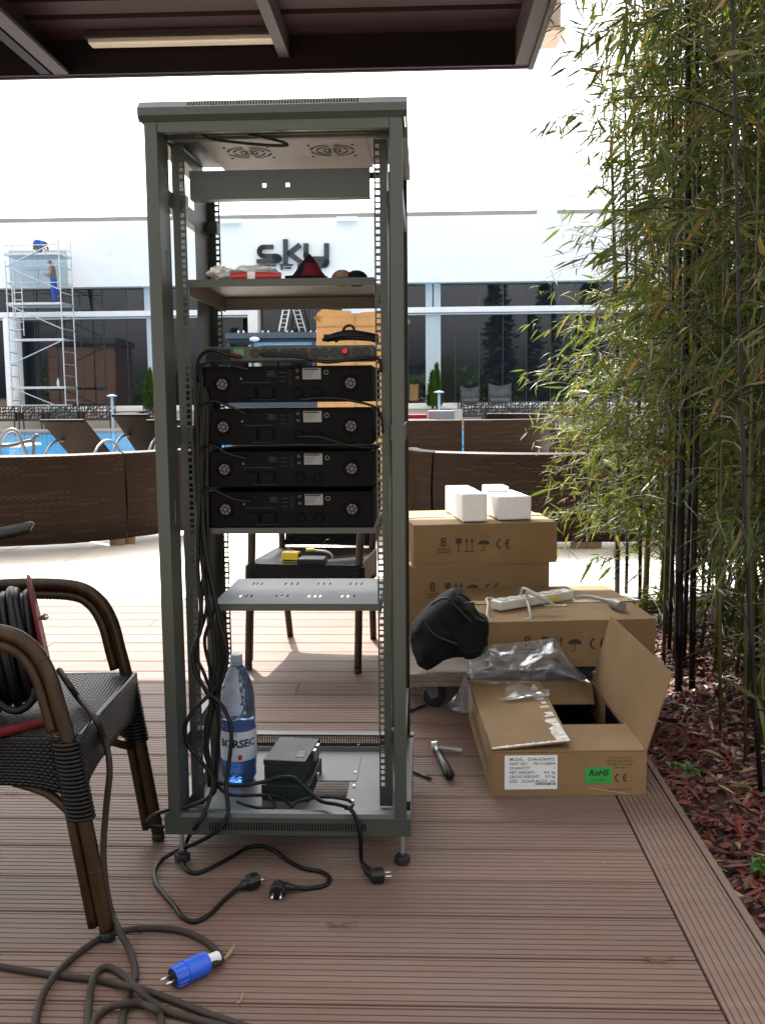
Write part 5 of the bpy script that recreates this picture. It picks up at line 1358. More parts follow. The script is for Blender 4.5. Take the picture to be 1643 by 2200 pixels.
def carton(lab,F0,w_,d_,h_,seed=0,group='closed equipment cartons stacked on the dolly',bulge=.002):
    loc=F0.translation; ang=F0.to_euler().z
    t=thing('carton',lab,'cardboard box',loc,ang,group=group)
    b=MB()
    n=8
    def side(fn,uu,vv): b.grid(fn,uu,vv)
    rn=random.Random(seed); 
    def bl(u,v): return bulge*math.sin(u*PI)*math.sin(v*PI)
    b.grid(lambda u,v:(w_*u,-bl(u,v),h_*v),n,4); b.grid(lambda u,v:(w_*(1-u),d_+bl(u,v),h_*v),n,4)
    b.grid(lambda u,v:(-bl(u,v),d_*(1-u),h_*v),n,4); b.grid(lambda u,v:(w_+bl(u,v),d_*u,h_*v),n,4)
    b.grid(lambda u,v:(w_*u,d_*(1-v),0),2,2)
    b.build('box_body',m_card,t,smooth=True,angle=.6)
    b=MB(); b.grid(lambda u,v:(w_*u,d_*.497*v,h_+.0005+.003*math.sin(u*PI)*v),n,3); b.build('top_flap',m_card,t,smooth=True)
    b=MB(); b.grid(lambda u,v:(w_*u,d_*(.503+.497*v),h_+.0005+.003*math.sin(u*PI)*(1-v)),n,3); b.build('top_flap',m_card,t,smooth=True)
    b=MB(); b.box(-.001,w_+.001,d_*.5-.03,d_*.5+.03,h_+.0042,h_+.0048); 
    b.box(-.0016,-.0012,d_*.5-.03,d_*.5+.03,h_-.07,h_+.0048); b.box(w_+.0062,w_+.0066,d_*.5-.03,d_*.5+.03,h_-.07,h_+.0048); b.build('tape_strip',m_tape,t)
    b=MB(); b.box(.0,w_,-.0002,.003,h_-.002,h_+.0012); b.build('folded_edge',m_cardin,t,bevel=.001)
    return t
# carton 1 and 2 (stack behind), carton 3 on the dolly, one more at the bottom of the stack
a=G(889,1217,.42); F1=frame((a.x,a.y,.42),R(7)); c1_=carton('uppermost carton of the stack with two white foam blocks on it',F1,.615,.52,.173,1)
q=onplane(F1,945,1187,0); icons(c1_,q.x,q.z,.062,0)
a=P(862,1310,F1.translation.y-.0); F2=frame((a.x,F1.translation.y-.01,.243),R(8)); c2_=carton('second carton of the stack with its marks half hidden by the black bag',F2,.64,.55,.175,2)
q=onplane(F2,922,1283,0); icons(c2_,q.x,q.z,.062,0)
F4=frame((F2.translation.x+.02,F2.translation.y+.0,.071),R(6)); carton('lowest carton of the stack almost wholly hidden behind the rack post',F4,.60,.55,.17,3)
zd=.148
a=G(1042,1437,zd); F3=frame((a.x,a.y,zd),R(3)); w3=.62; h3=onplane(F3,1042,1337,0).z
c3_=carton('wide carton on the dolly carrying the white power strip',F3,w3,.64,h3,4)
print('carton3',w3,h3,a)
q=onplane(F3,1124,1403,0); icons(c3_,q.x,q.z,.062,0)
zt3=zd+h3+.005
b=MB();q=F3.inverted()@G(1195,1300,zt3); b.box(q.x-.05,q.x+.04,q.y-.02,q.y+.02,h3+.0045,h3+.0052); b.build('worn_label_patch',m_tape,c3_)
# dolly
m_wood=mat('weathered_dolly_wood',(.20,.155,.12),.75,var=.3,ns=7,bump=.4,bs=90,stretch=(1,8,8),grime=.5)
dy=thing('dolly','low weathered wooden dolly on swivel casters under the black bag','dolly',(F3.translation.x-.30,F3.translation.y-.06,0),R(2))
b=MB(); b.box(0,.44,0,.62,.118,.1455); b.build('plank_top',m_wood,dy,bevel=.003)
b=MB(); b.box(.0,.44,.0,.04,.100,.1175); b.build('edge_batten',m_wood,dy,bevel=.002)
for x,y in ((.10,.08),(.36,.08),(.10,.52),(.36,.52)):
    b=MB(); b.lathe([(.022,-.014),(.042,-.012),(.045,0),(.042,.012),(.022,.014)],20,T=Matrix.Translation((x+.02,y,.046))@Matrix.Rotation(PI/2,4,'X')); wh=b.build('caster_wheel',m_rubber,dy,smooth=True,angle=.7)
    b=MB(); b.box(x-.035,x+.035,y-.03,y+.03,.0995,.1035)
    for s in (-.019,.019): b.prism([(x-.03,.0993),(x+.03,.0993),(x+.035,.045),(x+.008,.035)],y+s,y+s+.003,T=Matrix(((1,0,0,0),(0,0,1,0),(0,1,0,0),(0,0,0,1))))
    b.build('caster_fork',m_zinc,wh)
pl_=thing('support','added black pallet in shadow under the wide carton','support',(F3.translation.x+.17,F3.translation.y+.05,0),R(3))  # black support added where the gap under the carton is in shadow
b=MB(); b.box(0,.42,0,.5,.118,.146); b.build('deck_plate',m_rubber,pl_)
for x in (.0,.17,.36):
    b=MB(); b.box(x,x+.06,.01,.49,0,.1175); b.build('runner',m_rubber,pl_)
# foam blocks on the uppermost carton
zf1=.42+.173+.004
def foam(lab,px,pyb,w_,d_,h_,rz,f=None):
    a=G(px,pyb,zf1); t=MB(); n=6; rn=random.Random(int(px))
    t.box(0,w_,0,d_,0,h_)
    o=t.build('foam_block',m_foam,bevel=.006); o.location=(a.x,a.y,zf1+.001); o.rotation_euler=(0,0,rz); tag(o,lab,'foam block','white foam packing blocks'); return o
foam('tall narrow white foam block at the left on the top carton',992,1122,.108,.42,.118,R(6))
foam('wider white foam block at the right on the top carton',1070,1118,.146,.30,.100,R(8))
foam('white foam block standing in the gap behind the other two',1046,1106,.10,.12,.125,R(6))
# black tool bag
def pillow(b,outline,Yc,dep,rings=14,pw=6,seed=0,amp=.01,T=None):
    pts=[P(x,y,Yc) for x,y in outline]; pts=[p for p in smoothpath(pts,4,closed=True)]; c=sum(pts,Vector())/len(pts); n=len(pts)
    def f(u,v):
        i=int(round(u*n))%n; t=2*v-1; s=max(.0,(1-abs(t)**3))**.42
        p=c+(pts[i]-c)*s; q=Vector((p.x,p.y+t*dep/2,p.z)); q+=Vector((1,1,1))*(amp*noise.noise(q*9+Vector((seed,0,0)))+amp*.45*noise.noise(q*26+Vector((seed,3,0)))); return tuple(q)
    b.grid(f,n,rings)
Yb=F3.translation.y+.03
bagp=[(884,1345),(905,1318),(940,1285),(968,1268),(992,1272),(1020,1300),(1042,1330),(1043,1370),(1040,1400),(1005,1412),(960,1410),(925,1421),(895,1415),(882,1385)]
c=P(960,1420,Yb); bag=thing('tool_bag','black nylon tool bag slumped on the dolly against the cartons','bag',(c.x,c.y,.147),world=True)
Yb=F3.translation.y-.03
b=MB(); pillow(b,bagp,Yb,.22,28,6,2,.020); b.build('bag_body',m_bagcloth,bag,smooth=True)
def pline(b,pts,Y,r,flat=None): b.tube(smoothpath([P(x,y,Y) for x,y in pts],5),r,6,flat=flat)
b=MB(); pline(b,[(925,1300),(958,1285),(985,1310),(1012,1335)],Yb-.115,.004); b.build('zip_seam',m_blackp,bag)
b=MB(); pline(b,[(905,1330),(935,1365),(985,1385)],Yb-.118,.004); b.build('zip_seam',m_blackp,bag)
b=MB(); pline(b,[(983,1275),(1000,1282),(1015,1300),(1025,1318),(1040,1330)],Yb-.09,.010,.4); b.build('webbing_strap',m_bagcloth,bag)
b=MB(); q=P(1008,1302,Yb-.11); b.cbox(q,(.035,.012,.03)); b.build('strap_buckle',m_blackp,bag,bevel=.004)
b=MB(); pline(b,[(985,1380),(992,1398),(1010,1402),(1030,1395)],Yb-.12,.006); b.build('loose_strap',m_bagcloth,bag)
# power strip
m_strip=mat('off_white_strip_plastic',(.62,.60,.53),.4,var=.05,ns=20,grime=.15)
a=G(1075,1314,zt3); c=G(1234,1288,zt3); d=c-a; L=d.length
ps=thing('power_strip','off white six way power strip with yellow sticker on the wide carton','power strip',(a.x,a.y,zt3),math.atan2(d.y,d.x))
b=MB(); b.box(0,L,0,.062,0.001,.036); b.build('housing',m_strip,ps,bevel=.006)
for k in range(6):
    b=MB(); b.lathe([(.021,.0),(.021,.0035),(.018,.0035),(.018,.0008),(.0,.0008)],18,T=Matrix.Translation((.035+k*(L-.09)/5.3,.031,.0365))); b.build('socket_recess',m_strip,ps,smooth=True,angle=.5)
b=MB(); b.box(L*.66,L*.76,-.0012,-.0002,.006,.026); b.build('yellow_sticker',m_yellow,ps)
Ys=a.y
m_wcab=mat('dirty_white_flex',(.42,.40,.35),.5,var=.1,ns=30)
pts=[P(x,y,Y) for x,y,Y in ((1196,1304,Ys-.03),(1170,1288,Ys-.02),(1140,1275,Ys),(1133,1272,Ys),(1131,1285,Ys),(1138,1315,Ys-.08),(1138,1329,Ys-.10),(1115,1333,Ys-.10),(1080,1338,Ys-.11),(1056,1334,Ys-.11),(1046,1322,Ys-.08),(1048,1300,Ys),(1045,1287,Ys+.1),(1060,1287,Ys+.12),(1085,1296,Ys+.12))]
b=MB(); b.tube(smoothpath([ps.matrix_basis.inverted()@p for p in pts],5),.0055,8); b.build('looped_flex',m_wcab,ps,smooth=True)
pts=[P(x,y,Y) for x,y,Y in ((1118,1289,Ys+.14),(1119,1270,Ys+.12),(1125,1264,Ys+.08),(1150,1276,Ys+.02),(1178,1291,Ys-.02))]
b=MB(); b.tube(smoothpath([ps.matrix_basis.inverted()@p for p in pts],5),.0055,8); b.build('looped_flex',m_wcab,ps,smooth=True)
pts=[G(x,y,zt3+.006) for x,y in ((1236,1283),(1260,1281),(1290,1286),(1310,1292))]
b=MB(); b.tube(smoothpath([ps.matrix_basis.inverted()@p for p in pts],5),.0055,8); b.build('tail_flex',m_wcab,ps,smooth=True)
b=MB(); I=ps.matrix_basis.inverted(); p0=I@G(1305,1291,zt3+.014); p1=I@G(1320,1297,zt3+.016); p2=I@G(1334,1303,zt3+.016)
b.tube([p0,p0.lerp(p1,.4),p1,p2],[.007,.012,.020,.020],12); b.build('grey_plug',mat('grey_plug_plastic',(.22,.21,.2),.45),ps,smooth=True,angle=.7)
# open carton -------------------------------------------------------------
a=G(1055,1712); F5=frame((a.x,a.y,0),R(.3)); BW=(F5.inverted()@G(1388,1710)).x; BH=.127; BD=(F5.inverted()@G(1010,1465,BH)).y
oc=thing('open_carton','open shallow cardboard carton with white parts label and green sticker, lid flap upright','cardboard box',F5.translation,R(.3))
print('open',BW,BD)
th=.004
b=MB(); b.box(0,BW,0,th,0,BH); b.box(0,BW,BD-th,BD,0,BH); b.box(0,th,th+.0002,BD-th-.0002,0,BH); b.box(BW-th,BW,th+.0002,BD-th-.0002,0,BH); b.box(th+.0002,BW-th-.0002,th+.0002,BD-th-.0002,.001,th)
o=b.build('box_body',m_card,oc,bevel=.0008)
b=MB(); e_=.0045; b.box(e_,BW-e_,e_,BD-e_,.0045,.007)
for x0,x1,y0,y1 in ((e_,BW-e_,e_,e_+.002),(e_,BW-e_,BD-e_-.002,BD-e_),(e_,e_+.002,e_+.0022,BD-e_-.0022),(BW-e_-.002,BW-e_,e_+.0022,BD-e_-.22)): b.box(x0,x1,y0,y1,.0072,.115)
b.build('dark_cavity_walls',m_black,oc)  # black sheets added inside so the open carton's cavity looks dark
def flap(name,pts,T,curv=0,lab=None,axis=0):
    # pts polygon in local xy of T (hinge on x axis), thin board
    b=MB(); b.prism(pts,-th/2,th/2,0,T); return b.build(name,m_card,oc,bevel=.0006,label=lab)
# front flap: nearly closed
q=onz(F5,1350,1556,BH); fd=q.y
flap('front_flap',[(.004,0),(BW-.004,0),(q.x,fd),(.01,fd)],Matrix.Translation((0,.002,BH+.003))@Matrix.Rotation(R(-1),4,'X'))
# left flap lies over it
ql=onz(F5,1220,1586,BH+.02); qb=onz(F5,1165,1478,BH+.02); print('leftflap',ql,qb)
LW=ql.x
T=Matrix.Translation((0,0,BH+.008))@Matrix.Rotation(R(-4.5),4,'Y')
lf=flap('left_flap',[(.002,.004),(LW,ql.y*.3),(LW+.008,BD*.86),(.0,BD-.01)],T)
rn=random.Random(5)
m_torn=mat('torn_white_tape',(.62,.58,.52),.6,var=.25,ns=60)
b=MB(); n=26; vs=[]
for i in range(n+1):
    y=ql.y*.3+.01+(BD*.8-ql.y*.3)*i/n; w_=.035+rn.uniform(-.012,.01); vs+=[(LW-w_,y,.0028),(LW-.002-.012*i/n,y,.0028)]
b.add(vs,[(2*i,2*i+1,2*i+3,2*i+2) for i in range(n) if i<9 or rn.random()<.62],0,T); build_each(b,'torn_tape',m_torn,lf)
b=MB(); vs=[]
for i in range(n+1):
    x=.004+(LW-.006)*i/n; y=.006+(ql.y*.3-.006)*i/n; vs+=[(x,y,.0029),(x,y+.014+rn.uniform(-.004,.004),.0029)]
b.add(vs,[(2*i,2*i+1,2*i+3,2*i+2) for i in range(n)],0,T); build_each(b,'torn_tape',m_torn,lf)
# back flap folds inward
q1=onz(F5,1175,1505,BH-.02); q2=onz(F5,1312,1508,BH-.02)
T=Matrix.Translation((0,BD-.002,BH+.002))@Matrix.Rotation(PI,4,'Z')@Matrix.Rotation(R(-9),4,'X')
b=MB(); fl=(BD-q2.y)*.80
def bf_(u,v):
    x0=BW-.004-(BW-.008)*u; cut=.02*v; p=Vector((-(.004+cut+(BW-.008-2*cut)*(1-u)) ,fl*v,-.018*v*v)); return tuple(T@p)
b.grid(bf_,8,6); o=b.build('back_flap',m_card,oc,smooth=True); sm=o.modifiers.new('thick','SOLIDIFY'); sm.thickness=.004
# right flap stands up
hf=F5.inverted()@G(1388,1607,BH); 
p_tf=onplane(F5,1438,1442,hf.y-.02); print('flap top',p_tf,hf)
dx=p_tf.x-BW; dz=p_tf.z-BH; FL=math.hypot(dx,dz); an=math.atan2(dz,dx)
T=Matrix.Translation((BW,0,BH+.002))@Matrix.Rotation(-an,4,'Y')
rf=flap('upright_flap',[(0,.004),(FL,-.015),(FL,BD+.0),(0,BD-.004)],T)
# printing on the front
def ft(x,y): q=onplane(F5,x,y,0); return q.x,q.z
x0,z0=ft(1083,1696); x1,z1_=ft(1197,1622)
b=MB(); b.box(x0,x1,-.0012,-.0003,z0,z1_); plb=b.build('parts_label',mat('bright_label_paper',(.72,.72,.74),.5,var=.02),oc)
hh=(z1_-z0)
lines=(('MODEL:   DX46-E/060922',None),('PART NO.','F01U126854'),('QUANTITY','1'),('NET WEIGHT:','4.6  kg'),('GROSS WEIGHT:','5.9 kg'),('SIZE:   52.2x43.4x12.4','cm'))
for i,(l,r_) in enumerate(lines):
    zz_=z1_-hh*(.155+i*.128)
    text(l,.0118,m_ink,plb,wall(x0+.014,-.0015,zz_),ext=.0,bold=.0001,sx=.98)
    if r_: text(r_,.0118,m_ink,plb,wall(x1-.006,-.0015,zz_),ext=.0,ax='RIGHT',bold=.0001)
b=MB(); rn=random.Random(3); x=x1-.062
while x<x1-.006:
    w_=rn.choice((.0007,.0011,.0018)); b.box(x,x+w_,-.0016,-.0013,z0+.012,z0+.0195); x+=w_+rn.choice((.0008,.0012,.0016))
b.build('barcode',m_ink,plb)
gx0,gz0=ft(1256,1682); gx1,gz1=ft(1313,1648)
b=MB(); b.box(gx0,gx1,-.0012,-.0003,gz0,gz1); gs=b.build('green_sticker',mat('green_sticker_paper',(.02,.30,.05),.45,var=.03),oc)
text('RoHS',.0235,m_ink,gs,wall((gx0+gx1)/2,-.0015,gz0+.022),ext=.0,ax='CENTER',shear=.25,bold=.0009)
b=MB()
for k in range(5): b.box(gx0+.018+k*.008,gx0+.022+k*.008,-.0015,-.0013,gz0+.007,gz0+.010)
b.build('small_print',m_ink,gs)
x,z=ft(1319,1680); ce_mark(oc,x-.002,-.0008,z,.026)
for i,l in enumerate(('EVI Audio GmbH','Hirschberger Ring 45','D-94315 Straubing','Germany')):
    x,z=ft(1331,1627+i*7.2); text(l,.0088,m_bink,oc,wall(x,-.0008,z-.003),ext=.0,ax='CENTER')
x,z=ft(1331,1697); text('Assembled in China',.008,m_bink,oc,wall(x,-.0008,z),ext=.0,ax='CENTER')
b=MB(); x,z=ft(1262,1692); x2,z2=ft(1345,1705); b.tube([(x,-.001,z),(x2,-.001,z2)],.0006,4); b.build('scuff_line',m_tape,oc)
# print on the left side
b=MB()
for k in range(10): b.box(-.0008,-.0004,.08+k*.05,.08+k*.05+.018,.035+.01*(k%2),.085)
build_each(b,'side_print',m_bink,oc)
# clear film bag
fb=thing('plastic_film_bag','crumpled clear plastic bag draped over the open carton\'s back corner','plastic bag',(G(1100,1470).x,3.35,BH),world=True)
def film(top,bot,Yt,Yb_,seed,amp=.03,nu=70,nv=36,nf=16):
    tp=smoothpath([P(x,y,Yt) for x,y in top],8); bt=smoothpath([P(x,y,Yb_) for x,y in bot],8); rr=random.Random(seed)
    folds=[]
    for k in range(nf):
        a=rr.uniform(0,PI); cx,cy=rr.random(),rr.random(); folds.append((math.cos(a),math.sin(a),cx,cy,rr.uniform(.02,.06),rr.choice((-1,1))*rr.uniform(.4,1.)))
    def samp(L,u):
        f=u*(len(L)-1); i=min(len(L)-2,int(f)); return L[i].lerp(L[i+1],f-i)
    def f(u,v):
        p=samp(bt,u).lerp(samp(tp,u),v); d=0
        for (ca,sa,cx,cy,w_,h_) in folds:
            q=(u*1.8-cx*1.8)*ca+(v-cy)*sa; d+=h_*math.exp(-abs(q)/w_)
        d+=.5*noise.noise(Vector((u*4,v*3,seed)))
        e=math.sin(min(1,max(0,v))*PI)**.5*.85+.15
        return (p.x+amp*.15*d*e,p.y-amp*d*e-.06*math.sin(v*PI),p.z+amp*.35*d*e)
    b=MB(); b.grid(f,nu,nv); return b.build('film_fold',m_film,fb,smooth=True)
Ff=3.28
film([(1002,1440),(1012,1408),(1040,1390),(1085,1382),(1130,1378),(1165,1374),(1192,1371),(1207,1395),(1225,1425),(1260,1458)],[(1001,1462),(1025,1466),(1060,1473),(1085,1484),(1098,1496),(1118,1482),(1150,1480),(1185,1472),(1220,1464),(1260,1460)],Ff+.06,Ff-.05,2,.030)
film([(1010,1430),(1040,1405),(1085,1395),(1130,1400),(1170,1388),(1200,1400),(1235,1440)],[(1005,1465),(1045,1470),(1085,1478),(1120,1478),(1160,1474),(1205,1466),(1240,1460)],Ff+.14,Ff+.10,7,.035)
film([(1000,1440),(1003,1455),(1010,1470),(1012,1478)],[(958,1512),(975,1528),(995,1532),(1012,1530)],Ff-.02,3.05,4,.02,24,20,8)
film([(1085,1478),(1110,1470),(1150,1478),(1180,1480)],[(1072,1500),(1092,1502),(1125,1492),(1160,1486)],3.16,3.05,9,.015,30,16,8)
# ---------------------------------------------------------------- tall carton far behind the rack
m_card_bounce=mat('bounce_lit_cardboard',(.50,.30,.13),.8,var=.08,ns=5)  # cardboard brightened in the colour for bounced light on this carton
YT=8.2; a=G(687,1149); YT=a.y; print('tall carton Y',YT)
tw=(862-687)/CAMF*YT; hT=P(690,672,YT).z
tc_=thing('tall_carton','tall orange brown cardboard carton standing on the paving behind the rack','cardboard box',(a.x,a.y,0),R(-3))
b=MB(); b.box(0,tw,0,.5,0,hT-.02); b.build('box_body',m_card_bounce,tc_,bevel=.004)
b=MB(); b.box(tw*.46,tw*.47,-.004,-.001,.01,hT-.03); b.build('seam',m_cardin,tc_)
b=MB(); b.box(0,tw,-.004,-.0005,hT-.12,hT-.11); b.build('score_line',m_cardin,tc_)
b=MB(); b.prism([(0,0),(tw*.44,0),(tw*.42,.03),(.05,.05),(.01,.02)],0,.006,T=wall(0,-.001,hT-.022)); b.build('top_flap',m_card_bounce,tc_)
b=MB(); b.prism([(tw*.47,0),(tw,0),(tw,.035),(tw*.55,.02)],0,.006,T=wall(0,-.001,hT-.022)); b.build('top_flap',m_card_bounce,tc_)
for pts in ([(687,692),(680,688),(674,684),(676,680),(682,682),(688,689)],[(862,682),(878,686),(882,692),(876,700),(862,706)]):
    b=MB(); I=tc_.matrix_basis.inverted(); qs=[I@P(x,y,YT) for x,y in pts]; b.prism([(q.x,q.z) for q in qs][::-1],0,.012,T=wall(0,-.01,0)); b.build('side_flap',m_card,tc_)
# ---------------------------------------------------------------- tools on the deck
rt=thing('ratchet_wrench','steel ratchet wrench with black grip and socket on the deck','ratchet wrench',G(940,1612),world=True)
h0=G(935,1603,.016); h1=G(936,1622,.014); h2=G(966,1666,.016)
d=(h2-h0).normalized()
b=MB(); b.lathe([(.013,-.011),(.0165,-.009),(.0165,.009),(.013,.011)],16,T=Matrix.Translation(h0)@Vector((0,0,1)).rotation_difference(Vector((.9,-.2,.2))).to_matrix().to_4x4()); b.tube([h0+d*.012,h0+d*.055],[.0075,.006],10); b.build('ratchet_head',m_silver,rt,smooth=True,angle=.7)
b=MB(); b.lathe([(.009,-.0118),(.009,-.0125)],12,T=Matrix.Translation(h0)@Vector((0,0,1)).rotation_difference(Vector((.9,-.2,.2))).to_matrix().to_4x4()); b.build('red_selector',m_red,rt)
b=MB(); b.tube([h0+d*.05,h0+d*.058,h0+d*.09,h2,h2+d*.004],[.008,.0125,.0115,.0145,.010],10); b.build('grip',m_blackp,rt,smooth=True)
s0=G(941,1606,.014); s1=G(992,1613,.010); dd=s1-s0
b=MB(); b.tube([s0,s0+dd*.15,s0+dd*.16,s0+dd*.24,s0+dd*.25,s0+dd*.68,s0+dd*.69,s0+dd*.8,s0+dd*.81,s1],[.005,.005,.0085,.0085,.0065,.0065,.0085,.0085,.0075,.0075],12); b.build('extension_and_socket',m_silver,rt,smooth=True,angle=.5)
for pts,l in (([(882,1527),(900,1520),(914,1515)],'short black cable stub on the deck beside the rack post, above the ratchet'),([(880,1651),(896,1660),(912,1668),(926,1674)],'black threaded bolt lying left of the ratchet')):
    b=MB(); p=[G(x,y,.006) for x,y in pts]; b.tube(p,[.0052]+[.0045]*(len(p)-2)+[.004],8); b.sphere(p[0],.0085,8,6); o=b.build('black_bolt',m_blackp,smooth=True); tag(o,l,'bolt')
# ================================================================ BAMBOO ARMCHAIRS
def armchair(lab,loc,rz,group='bamboo armchairs with dark wicker seats'):
    t=thing('bamboo_armchair',lab,'chair',loc,rz,group=group)
    SZ=.435
    for s in (-1,1):
        pth=[(s*.232,-.018,.016),(s*.232,.012,.22),(s*.230,.044,.425),(s*.231,.060,.50),(s*.233,.078,.575),(s*.235,.112,.632),(s*.238,.17,.662),(s*.24,.30,.668),(s*.24,.44,.66),(s*.235,.54,.66)]
        b=MB(); sp=smoothpath(pth,7); b.tube(sp,.0155,12); lg=b.build('front_leg_and_arm',m_pole,t,smooth=True)
        ins=[]
        for k_ in range(1,len(sp)-1):
            d_=(sp[k_+1]-sp[k_-1]).normalized(); nn=Vector((0,d_.z,-d_.y)); nn.normalize(); ins.append(sp[k_]+nn*.0265)
        lo_=[q for q in ins if q.z<.40 and q.y<.1]; hi_=[q for q in ins if q.z>.45]
        b=MB(); b.tube(lo_,.0115,10); b.build('inner_cane',m_pole,lg,smooth=True)
        b=MB(); b.tube(hi_,.0115,10); b.build('inner_cane',m_pole,lg,smooth=True)
        b=MB(); b.lathe([(.013,0),(.0165,.004),(.0165,.02),(.014,.022)],12,T=Matrix.Translation((s*.232,-.018,0))); b.build('rubber_foot',m_rubber,lg,smooth=True)
        for z0 in (.13,.31,.60):
            p=None
            for q in sp:
                if q.z>=z0: p=q; break
            i=sp.index(p); d=(sp[i+1]-sp[i-1]).normalized()
            b=MB(); b.tube([p-d*.0015,p,p+d*.0015],[.0156,.0164,.0156],12); b.build('cane_node',m_pole,lg,smooth=True)
        b=MB(); b.tube(smoothpath([(s*.20,.56,.0),(s*.205,.51,.22),(s*.21,.485,.43),(s*.225,.53,.66),(s*.22,.60,.90)],6),.0155,12); b.build('back_leg',m_pole,t,smooth=True)
        b=MB(); b.tube(smoothpath([(s*.228,.05,.28),(s*.215,.10,.315),(s*.205,.17,.335)],5),.010,8); b.build('corner_brace',m_pole,t,smooth=True)
        b=MB(); b.tube(smoothpath([(s*.228,.045,.25),(s*.12,.05,.30),(s*.06,.05,.33)],5),.010,8); b.build('corner_brace',m_pole,t,smooth=True)
        # wrapping round the leg under the seat
        b=MB(); z=.27
        while z<.43:
            y=.044+(z-.425)*.15; b.tube([(s*.231+.021*math.cos(a*PI/5),y+.006+.027*math.sin(a*PI/5),z) for a in range(10)],.0046,5,closed=True); z+=.0088
        b.build('cane_wrapping',m_rubber2,t,smooth=True)
    def seat(u,v):
        x=-.228+.456*u; y=.03+.46*v; fr=.012*math.sin(u*PI)
        return (x,y-fr*(1-v),SZ+.006-.016*math.sin(u*PI)*math.sin(v*PI))
    b=MB(); b.grid(seat,64,64,uvf=lambda u,v:(u*.456,v*.46)); b.build('woven_seat',m_seat,t,smooth=True)
    def apron(p0,p1,h0,h1,n=24):
        b=MB(); L=(Vector(p1)-Vector(p0)).length
        def f(u,v):
            x=p0[0]+(p1[0]-p0[0])*u; y=p0[1]+(p1[1]-p0[1])*u; drop=(.10+.035*(2*u-1)**4)
            return (x,y,SZ+.006-drop*(1-v))
        b.grid(f,n,5,uvf=lambda u,v:(u*L,v*.12)); o=b.build('woven_apron',m_seat,t,smooth=True); sm=o.modifiers.new('t','SOLIDIFY'); sm.thickness=.012
    apron((-.235,.020),(.235,.020),0,0); apron((.240,.03),(.232,.49),0,0); apron((-.232,.49),(-.240,.03),0,0); apron((.23,.495),(-.23,.495),0,0)
    def back(u,v):
        x=-.20+.40*u; z=.45+.44*v; y=.495+.11*v+.02*math.cos((u-.5)*PI); return (x,y,z)
    b=MB(); b.grid(back,24,16,uvf=lambda u,v:(u*.4,v*.44)); o=b.build('woven_backrest',m_seat,t,smooth=True); sm=o.modifiers.new('t','SOLIDIFY'); sm.thickness=.014
    b=MB(); b.tube([(-.22,.60,.90),(-.1,.615,.915),(.1,.615,.915),(.22,.60,.90)],.0155,10); b.build('top_rail',m_pole,t,smooth=True)
    return t
m_rubber2=mat('dark_cane_wrapping',(.004,.0035,.0035),.42,var=.2,ns=40,spec=.3)
def seatmat():
    m,nt,b=newmat('dark_woven_strand')
    tc=N(nt,'ShaderNodeTexCoord'); sp=N(nt,'ShaderNodeSeparateXYZ'); nt.links.new(tc.outputs['UV'],sp.inputs[0])
    def M_(op,a,bv=None,c=None):
        n=N(nt,'ShaderNodeMath',operation=op)
        for i,v in enumerate((a,bv,c)):
            if v is None: continue
            if hasattr(v,'links'): nt.links.new(v,n.inputs[i])
            else: n.inputs[i].default_value=v
        return n.outputs[0]
    rh=.008; bw=.0135
    v=M_('DIVIDE',sp.outputs[1],rh); row=M_('FLOOR',v); fv=M_('FRACT',v)
    off=M_('MULTIPLY',M_('MODULO',row,2.),.5)
    u=M_('ADD',M_('DIVIDE',sp.outputs[0],bw),off); fu=M_('FRACT',u)
    hu=M_('SINE',M_('MULTIPLY',fu,PI)); hv=M_('SINE',M_('MULTIPLY',fv,PI))
    h=M_('MULTIPLY',M_('POWER',hu,.7),M_('POWER',hv,.6))
    c=ramp(nt,h,[(.15,(.0006,.0006,.0006)),(.5,(.004,.004,.004)),(1,(.008,.008,.008))]); nt.links.new(c,b.inputs['Base Color'])
    b.inputs['Roughness'].default_value=.36; b.inputs['Specular IOR Level'].default_value=.35
    bp=N(nt,'ShaderNodeBump',Strength=1.,Distance=.006); nt.links.new(h,bp.inputs['Height']); nt.links.new(bp.outputs[0],b.inputs['Normal'])
    return m
m_seat=seatmat()
ch1=armchair('bamboo armchair in the left foreground with a red cable reel on its seat',(-.6,2.150,0),R(90))
fl=G(535,1440);frr=G(770,1445)
ang=R(-9); mid=(fl+frr)/2
ch2=armchair('bamboo armchair behind the rack with a yellow tape measure on its seat',(mid.x-.0,mid.y+.02,0),ang)
# things on the back chair seat
F6=frame((mid.x,mid.y+.02,0),ang)
def onseat(x,y,z=.437): return G(x,y,z)
q=onseat(626,1207); t=thing('tape_measure','yellow tape measure case on the back armchair\'s seat','tape measure',q,R(-15))
b=MB(); b.box(-.038,.038,-.02,.02,0,.045); b.build('case',m_yellow,t,bevel=.006); b=MB(); b.box(-.03,.034,-.0215,-.0205,.006,.012); b.box(.0385,.040,-.016,.016,.006,.038); b.build('black_edge',m_blackp,t)
q=onseat(671,1212); t=thing('black_case','flat black device with pale top lying on the back armchair\'s seat','device',q,R(-6))
b=MB(); b.box(-.06,.055,-.03,.06,0,.022); b.build('body',m_blackp,t,bevel=.003); b=MB(); b.box(-.057,.052,-.027,.057,.0223,.026); b.build('lid_panel',m_zinc,t,bevel=.001)
q=onseat(700,1195); t=thing('yellow_plug_cable','white cable with yellow ended plug beside the flat black device','cable',q,world=True)
pts=[P(x,y,q.y) for x,y in ((668,1180),(680,1183),(700,1185),(712,1192),(714,1200),(705,1206),(692,1206))]
b=MB(); b.tube(smoothpath(pts,5),.005,8); b.build('flex',m_wcab,t,smooth=True)
